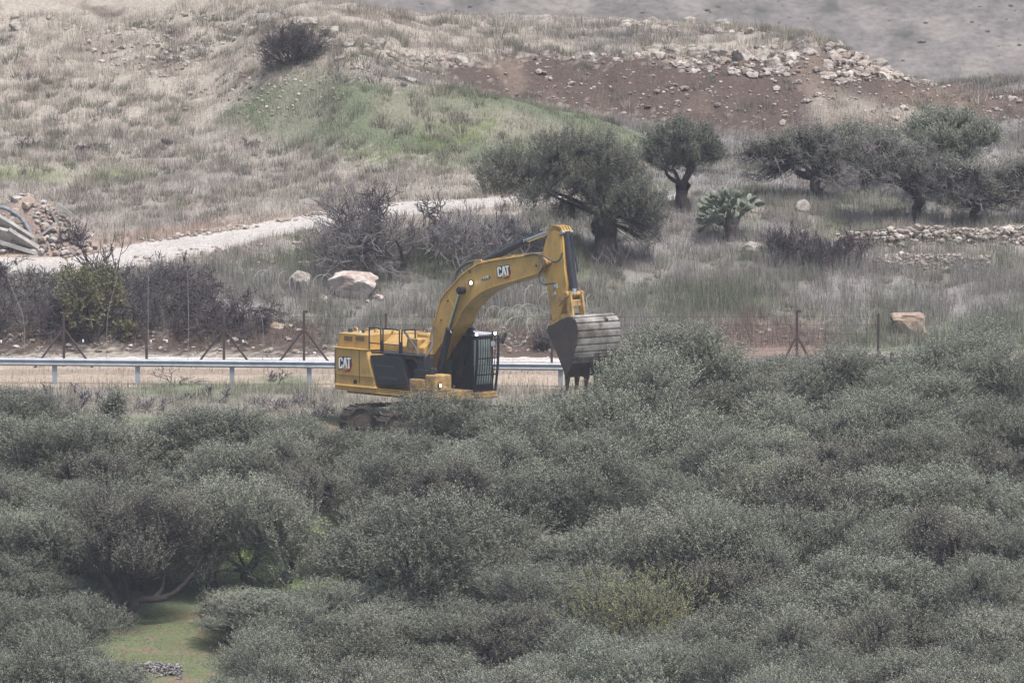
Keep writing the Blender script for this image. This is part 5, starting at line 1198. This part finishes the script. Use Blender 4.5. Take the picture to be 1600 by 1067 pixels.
# linkage
m = MB(); l0 = pp(897, 459, 0); l1 = pp(902, 500, 0); l2 = pp(884, 472, 0)
for y in (-.3, .22): m.prism([(l0[0] - .1, l0[1] + .1), (l0[0] + .12, l0[1] + .1), (l1[0] + .14, l1[1]), (l1[0] - .12, l1[1] - .05)], y, y + .08)
m.box(l0[0] - .09, l0[0] + .1, -.215, .215, l0[1] - .42, l0[1] - .2)
m.cyl((l0[0], -.4, l0[1]), (l0[0], .4, l0[1]), .09, n=12)
for y in (-.4, .33): m.prism([(l0[0] - .08, l0[1] + .08), (l0[0] + .08, l0[1] - .06), (l2[0] + .06, l2[1] - .12), (l2[0] - .08, l2[1])], y, y + .06)
m.build('bucket_link', M['dirty_yellow'], ex, bevel=.015)
# bucket
WB = .96
bs = [(856, 509.5), (864.5, 506.5), (875, 500), (887, 495), (893, 496.5), (898, 501), (901.5, 509), (902.5, 520), (901, 535), (897.5, 551), (893.5, 567), (889, 579), (883, 590), (879.5, 577), (869, 550), (860, 529), (854, 517)]
bsp = [pp(a, b, -WB) for a, b in bs]
# shell: curved back plate from the top lip round to the cutting edge, open towards the machine
back = bsp[2:13]; nb2 = len(back)
bc_ = np.array(bsp).mean(0)
inn = [(p[0] + (bc_[0] - p[0]) * .07, p[1] + (bc_[1] - p[1]) * .07) for p in back]
m = MB(); V = [(x, y, z) for y in (-WB + .03, WB - .03) for x, z in back] + [(x, y, z) for y in (-WB + .03, WB - .03) for x, z in inn]
n_ = nb2
F_ = [[i, i + 1, i + 1 + n_, i + n_] for i in range(n_ - 1)] + [[2 * n_ + i + 1, 2 * n_ + i, 3 * n_ + i, 3 * n_ + i + 1] for i in range(n_ - 1)] + [[0, n_, 3 * n_, 2 * n_], [n_ - 1, 3 * n_ - 1, 4 * n_ - 1, 2 * n_ - 1][::1]]
m.add(V, F_); bucket = m.build('bucket', M['bucket'], ex, smooth=True)
for y in (-WB, WB - .032):
    m = MB(); m.prism(bsp, y, y + .032); m.build('side_plate', M['bucket_side'], bucket, bevel=.006)
# wear strips across the back
def along(poly, n):
    P = np.array(poly); L = np.concatenate([[0], np.cumsum(np.linalg.norm(np.diff(P, axis=0), axis=1))]); t = np.linspace(0, L[-1], n); return np.column_stack([np.interp(t, L, P[:, 0]), np.interp(t, L, P[:, 1])])
A = along(back[1:10], 37)
for k in range(1, 8):
    i0, i1 = k * 4 + 1, k * 4 + 4
    seg = A[i0 - 4:i1 - 4 + 1]; tn = unit(np.gradient(seg, axis=0)); nrm = np.column_stack([-tn[:, 1], tn[:, 0]])
    if ((seg.mean(0) - bc_) @ nrm.mean(0)) < 0: nrm = -nrm
    q = [tuple(p) for p in seg + nrm * .004] + [tuple(p) for p in (seg + nrm * .05)[::-1]]
    m = MB(); m.prism(q, -WB + .01, WB - .01); m.build('wear_strip', M['bucket'], bucket, bevel=.008)
m = MB(); e = bsp[12]; e2 = bsp[10]; m.prism([(e[0] - .03, e[1]), (e[0] + .05, e[1]), (e2[0] + .08, e2[1]), (e2[0] + .03, e2[1])], -WB - .02, WB + .02); m.build('cutting_edge', M['bucket_side'], bucket, bevel=.01)
tip = pp(882.5, 610, -WB)
for k in range(5):
    y = -WB + .1 + (2 * WB - .2) * k / 4; m = MB()
    m.hexa([(e[0] - .06, y - .08, e[1] + .1), (e[0] + .1, y - .08, e[1] + .12), (e[0] + .1, y + .08, e[1] + .12), (e[0] - .06, y + .08, e[1] + .1), (tip[0] - .02, y - .04, tip[1]), (tip[0] + .03, y - .04, tip[1]), (tip[0] + .03, y + .04, tip[1]), (tip[0] - .02, y + .04, tip[1])][4:] + [(e[0] - .06, y - .08, e[1] + .1), (e[0] + .1, y - .08, e[1] + .12), (e[0] + .1, y + .08, e[1] + .12), (e[0] - .06, y + .08, e[1] + .1)])
    m.build('tooth', M['bucket_side'], bucket, bevel=.01)
m = MB(); h = pp(949, 516, .4); hb = A[6]; m.prism([(hb[0] + .02, hb[1] + .06), (hb[0] + .14, hb[1] - .02), (hb[0] + .03, hb[1] - .2)], .33, .45); m.build('lifting_eye', M['bucket_side'], bucket)
m = MB()
for y in (-.32, .24): m.prism([pp(868, 503, 0), pp(890, 490, 0), pp(903, 490, 0), pp(908, 500, 0), pp(896, 512, 0), pp(872, 514, 0)], y, y + .08)
m.build('bucket_ear', M['dirty_yellow'], bucket, bevel=.01)

# logos: white block letters with a dark outline, red hexagon behind, small yellow triangle
def logo(parent, org, ux, uz, s, y):
    """org: lower-left of the letters in (x,z); ux,uz: unit vectors in the plate's plane; s: letter height"""
    L = {'C': ([(0, .12), (.1, 0), (.34, 0), (.44, .12), (.44, .34), (.3, .34), (.3, .16), (.15, .16), (.15, .84), (.3, .84), (.3, .66), (.44, .66), (.44, .88), (.34, 1), (.1, 1), (0, .88)], 0),
         'A': ([(0, 0), (.16, 0), (.26, .62), (.36, 0), (.52, 0), (.36, 1), (.16, 1)], .46),
         'T': ([(.15, 0), (.3, 0), (.3, .84), (.44, .84), (.44, 1), (0, 1), (0, .84), (.15, .84)], .90)}
    def P(u, v): return (org[0] + ux[0] * u * s + uz[0] * v * s, org[1] + ux[1] * u * s + uz[1] * v * s)
    m = MB()
    hexa = [(.72, -.28), (1.22, -.28), (1.52, .36), (1.22, 1.04), (.72, 1.04), (.5, .36)]
    m.prism([P(*q) for q in hexa], y - .005, y - .002, 0)
    hexd = [(.72, .02), (1.14, .02), (1.34, .45), (1.2, 1.0), (.72, 1.0), (.5, .45)]
    m.prism([P(*q) for q in hexd], y - .008, y - .0055, 1)
    m.prism([P(*q) for q in [(-.07, .08), (.08, -.09), (1.36 - .12, -.07), (1.42, .8), (1.40, 1.07), (.06, 1.08), (-.07, .9)]], y - .011, y - .0085, 1)
    for k, (poly, o) in L.items(): m.prism([P(a + o, b) for a, b in poly], y - .016, y - .0115, 2)
    m.prism([P(*q) for q in [(.44, -.12), (1.0, -.12), (.72, .42)]], y - .021, y - .0165, 3)
    return m.build('logo', [M['red'], M['frame'], M['white'], M['yellow']], parent)
o0 = pp(529.5, 575.5, YS_); o1 = pp(548.5, 576.2, YS_); ux = ((o1[0] - o0[0]) / 1.34, 0); 
hgt = pp(530, 558, YS_)[1] - o0[1]
logo(cw, o0, (ux[0] / hgt, (o1[1] - o0[1]) / 1.34 / hgt), (0, 1.0), hgt, -1.501)
o0 = pp(778.5, 433.0, YB); o1 = pp(797, 430.3, YB); top_ = pp(777, 417.5, YB)
hgt = math.hypot(top_[0] - o0[0], top_[1] - o0[1])
logo(boom, o0, ((o1[0] - o0[0]) / 1.34 / hgt, (o1[1] - o0[1]) / 1.34 / hgt), ((top_[0] - o0[0]) / hgt, (top_[1] - o0[1]) / hgt), hgt, YB - .002)
# number plate on the boom
q = [pp(a, b, YB) for a, b in ((752.5, 436.2), (753, 438.8), (766.5, 434.3), (766, 431))]
m = MB(); m.prism(q, YB - .012, YB - .002, 0)
def seg7(m, org, ux, uz, s, y, digit):
    S7 = {'3': 'abcdg', '5': 'acdfg', '2': 'abdeg', '0': 'abcdef', '6': 'acdefg'}
    B7 = {'a': (0, .86, .6, 1), 'd': (0, 0, .6, .14), 'g': (0, .43, .6, .57), 'b': (.46, .5, .6, 1), 'c': (.46, 0, .6, .5), 'f': (0, .5, .14, 1), 'e': (0, 0, .14, .5)}
    for i, k in enumerate(S7[digit]):
        a, b, c, d = B7[k]; m.prism([(org[0] + ux[0] * u * s + uz[0] * v * s, org[1] + ux[1] * u * s + uz[1] * v * s) for u, v in ((a, b), (c, b), (c, d), (a, d))], y - .004 - .0005 * i, y, 1)
e0 = np.array(q[1]) * .82 + np.array(q[2]) * .18 + np.array([0, .025]); e1 = np.array(q[2]); du = (e1 - np.array(q[1])); lu = np.linalg.norm(du); du /= lu
for i, ch in enumerate('330'): seg7(m, e0 + du * i * lu * .24, du, (0, 1.0), .085, YB - .0125, ch)
m.build('number_plate', [M['plate'], M['white']], boom)
# lit lamp on the boom, its light falls on the boom plate
l = pp(738, 441.5, YB); m = MB(); m.cyl((l[0] - .05, YB - .04, l[1]), (l[0] + .06, YB - .12, l[1]), .085, n=16); m.box(l[0] - .04, l[0] + .03, YB - .05, YB, l[1] - .05, l[1] + .05); o = m.build('work_lamp', M['frame'], boom, smooth=True)
m = MB(); m.cyl((l[0] + .062, YB - .1215, l[1]), (l[0] + .078, YB - .133, l[1]), .05, n=16); m.build('lamp_lens', M['lamp'], o)
l = pp(674.5, 601, -1.3); m = MB(); m.cyl((1.853, -1.3, l[1]), (1.91, -1.3, l[1]), .07, n=14); o = m.build('work_lamp', M['frame'], ex); m = MB(); m.cyl((1.912, -1.3, l[1]), (1.925, -1.3, l[1]), .04, n=14); m.build('lamp_lens', M['lamp'], o)

# undercarriage turned against the upper structure
UR = Matrix.Rotation(math.radians(28) - YAW, 4, 'Z')
m = MB(); m.box(-1.1, 1.1, -1.0, 1.0, .55, 1.0); m.cyl((0, 0, 1.0), (0, 0, z_bot - .125), .75, n=28); m.xform(UR); m.build('car_body', M['track'], ex)
def track(s):
    y0 = 1.37 * s; Lh, r = 2.15, .52; w = .33; pts = []
    for k in range(13): a = math.pi / 2 + math.pi * k / 12; pts.append((-Lh + r * math.cos(a), r + .02 + r * math.sin(a)))
    for k in range(13): a = -math.pi / 2 + math.pi * k / 12; pts.append((Lh + r * math.cos(a), r + .02 + r * math.sin(a)))
    P = pts + [pts[0]]; A = along(P, 53)[:-1]
    m = MB()
    for i in range(52):
        a, b = A[i], A[(i + 1) % 52]; tn = unit(b - a); nr = np.array([tn[1], -tn[0]]); c = (a + b) / 2
        if (c - np.array([np.clip(c[0], -Lh, Lh), r + .02])) @ nr < 0: nr = -nr
        hl = np.linalg.norm(b - a) * .47
        for h0, h1, l in ((-.03, .02, hl), (.021, .075, hl * .22)):
            q = [c - tn * l + nr * h0, c + tn * l + nr * h0, c + tn * l + nr * h1, c - tn * l + nr * h1]
            m.prism([tuple(v) for v in q], y0 - w, y0 + w)
    m.xform(UR); tr = m.build('track', M['track'], ex)
    m = MB(); m.prism([(-Lh + .1, .3), (-Lh + .2, .75), (Lh - .2, .75), (Lh - .1, .3)], y0 - .2, y0 + .2)
    m.xform(UR); m.build('track_frame', M['mud'], tr, bevel=.03)
    for x, nm in ((-Lh, 'sprocket'), (Lh, 'idler')):
        m = MB(); m.cyl((x, y0 - .22, r + .02), (x, y0 + .22, r + .02), r - .06, n=22); m.cyl((x, y0 - .27, r + .02), (x, y0 + .27, r + .02), r * .45, n=18); m.xform(UR); m.build(nm, M['mud'], tr, smooth=True)
    for i in range(6):
        m = MB(); x = -1.5 + i * .6; m.cyl((x, y0 - .24, .22), (x, y0 + .24, .22), .17, n=14); m.xform(UR); m.build('roller', M['track'], tr, smooth=True)
track(1); track(-1)

# ------------------------------------------------------------------ far hillside scrub (reads as one mass)
def far_scrub():
    g = np.random.default_rng(600); n = 9000
    x = g.uniform(-60, 60, n); y = g.uniform(240, 480, n); k = fbm(x / 6, y / 14, 601, 4) > .52; x, y = x[k], y[k]
    V0, F0 = ICO[1]; Vs, Fs = [], []; n0 = 0
    for a, b in zip(x, y):
        s = .06 + .2 * g.random() ** 3; v = V0 * np.array([s, s, s * .6]) * (1 + (fbm(V0[:, 0] * 3 + a, V0[:, 1] * 3 + V0[:, 2] * 2 + b, 5, 3) - .5)[:, None] * .9)
        Vs.append(v + np.array([a, b, float(height(a, b)) + s * .2])); Fs.append(F0 + n0); n0 += len(v)
    V = np.concatenate(Vs); c = np.zeros((len(V), 3)) + np.array([.09, .09, .07])
    o = mobj('far_scrub', V, np.concatenate(Fs), M['pebble'], col=c); tag(o, 'dark low scrub dotted over the far hillside', 'scrub', kind='stuff')
    n = 5000; x = g.uniform(-60, 60, n); y = g.uniform(240, 520, n); k = fbm(x / 8, y / 14, 611, 3) > .52; x, y = x[k], y[k]
    stones('far_rocks', np.column_stack([x, y, height(x, y)]), .05, .4, 612, 'pale rock outcrops on the far hillside', [(.17, .16, .15), (.21, .195, .18)], flat=.4, cat='rocks')
far_scrub()

# ------------------------------------------------------------------ haze
HAZE = 0.00022
def haze():
    m = bpy.data.materials.new('haze air'); m.use_nodes = True; nt = m.node_tree; nt.nodes.clear()
    out = nt.nodes.new('ShaderNodeOutputMaterial'); v = nt.nodes.new('ShaderNodeVolumePrincipled')
    v.inputs['Color'].default_value = (.84, .86, .93, 1); v.inputs['Density'].default_value = HAZE; v.inputs['Anisotropy'].default_value = 0.2
    nt.links.new(v.outputs[0], out.inputs['Volume'])
    mb = MB(); mb.box(-1300, 1300, -440, 2700, -60, 275); o = mb.build('haze', m, None); tag(o, kind='stuff')
haze()
print('objects', len(bpy.data.objects))
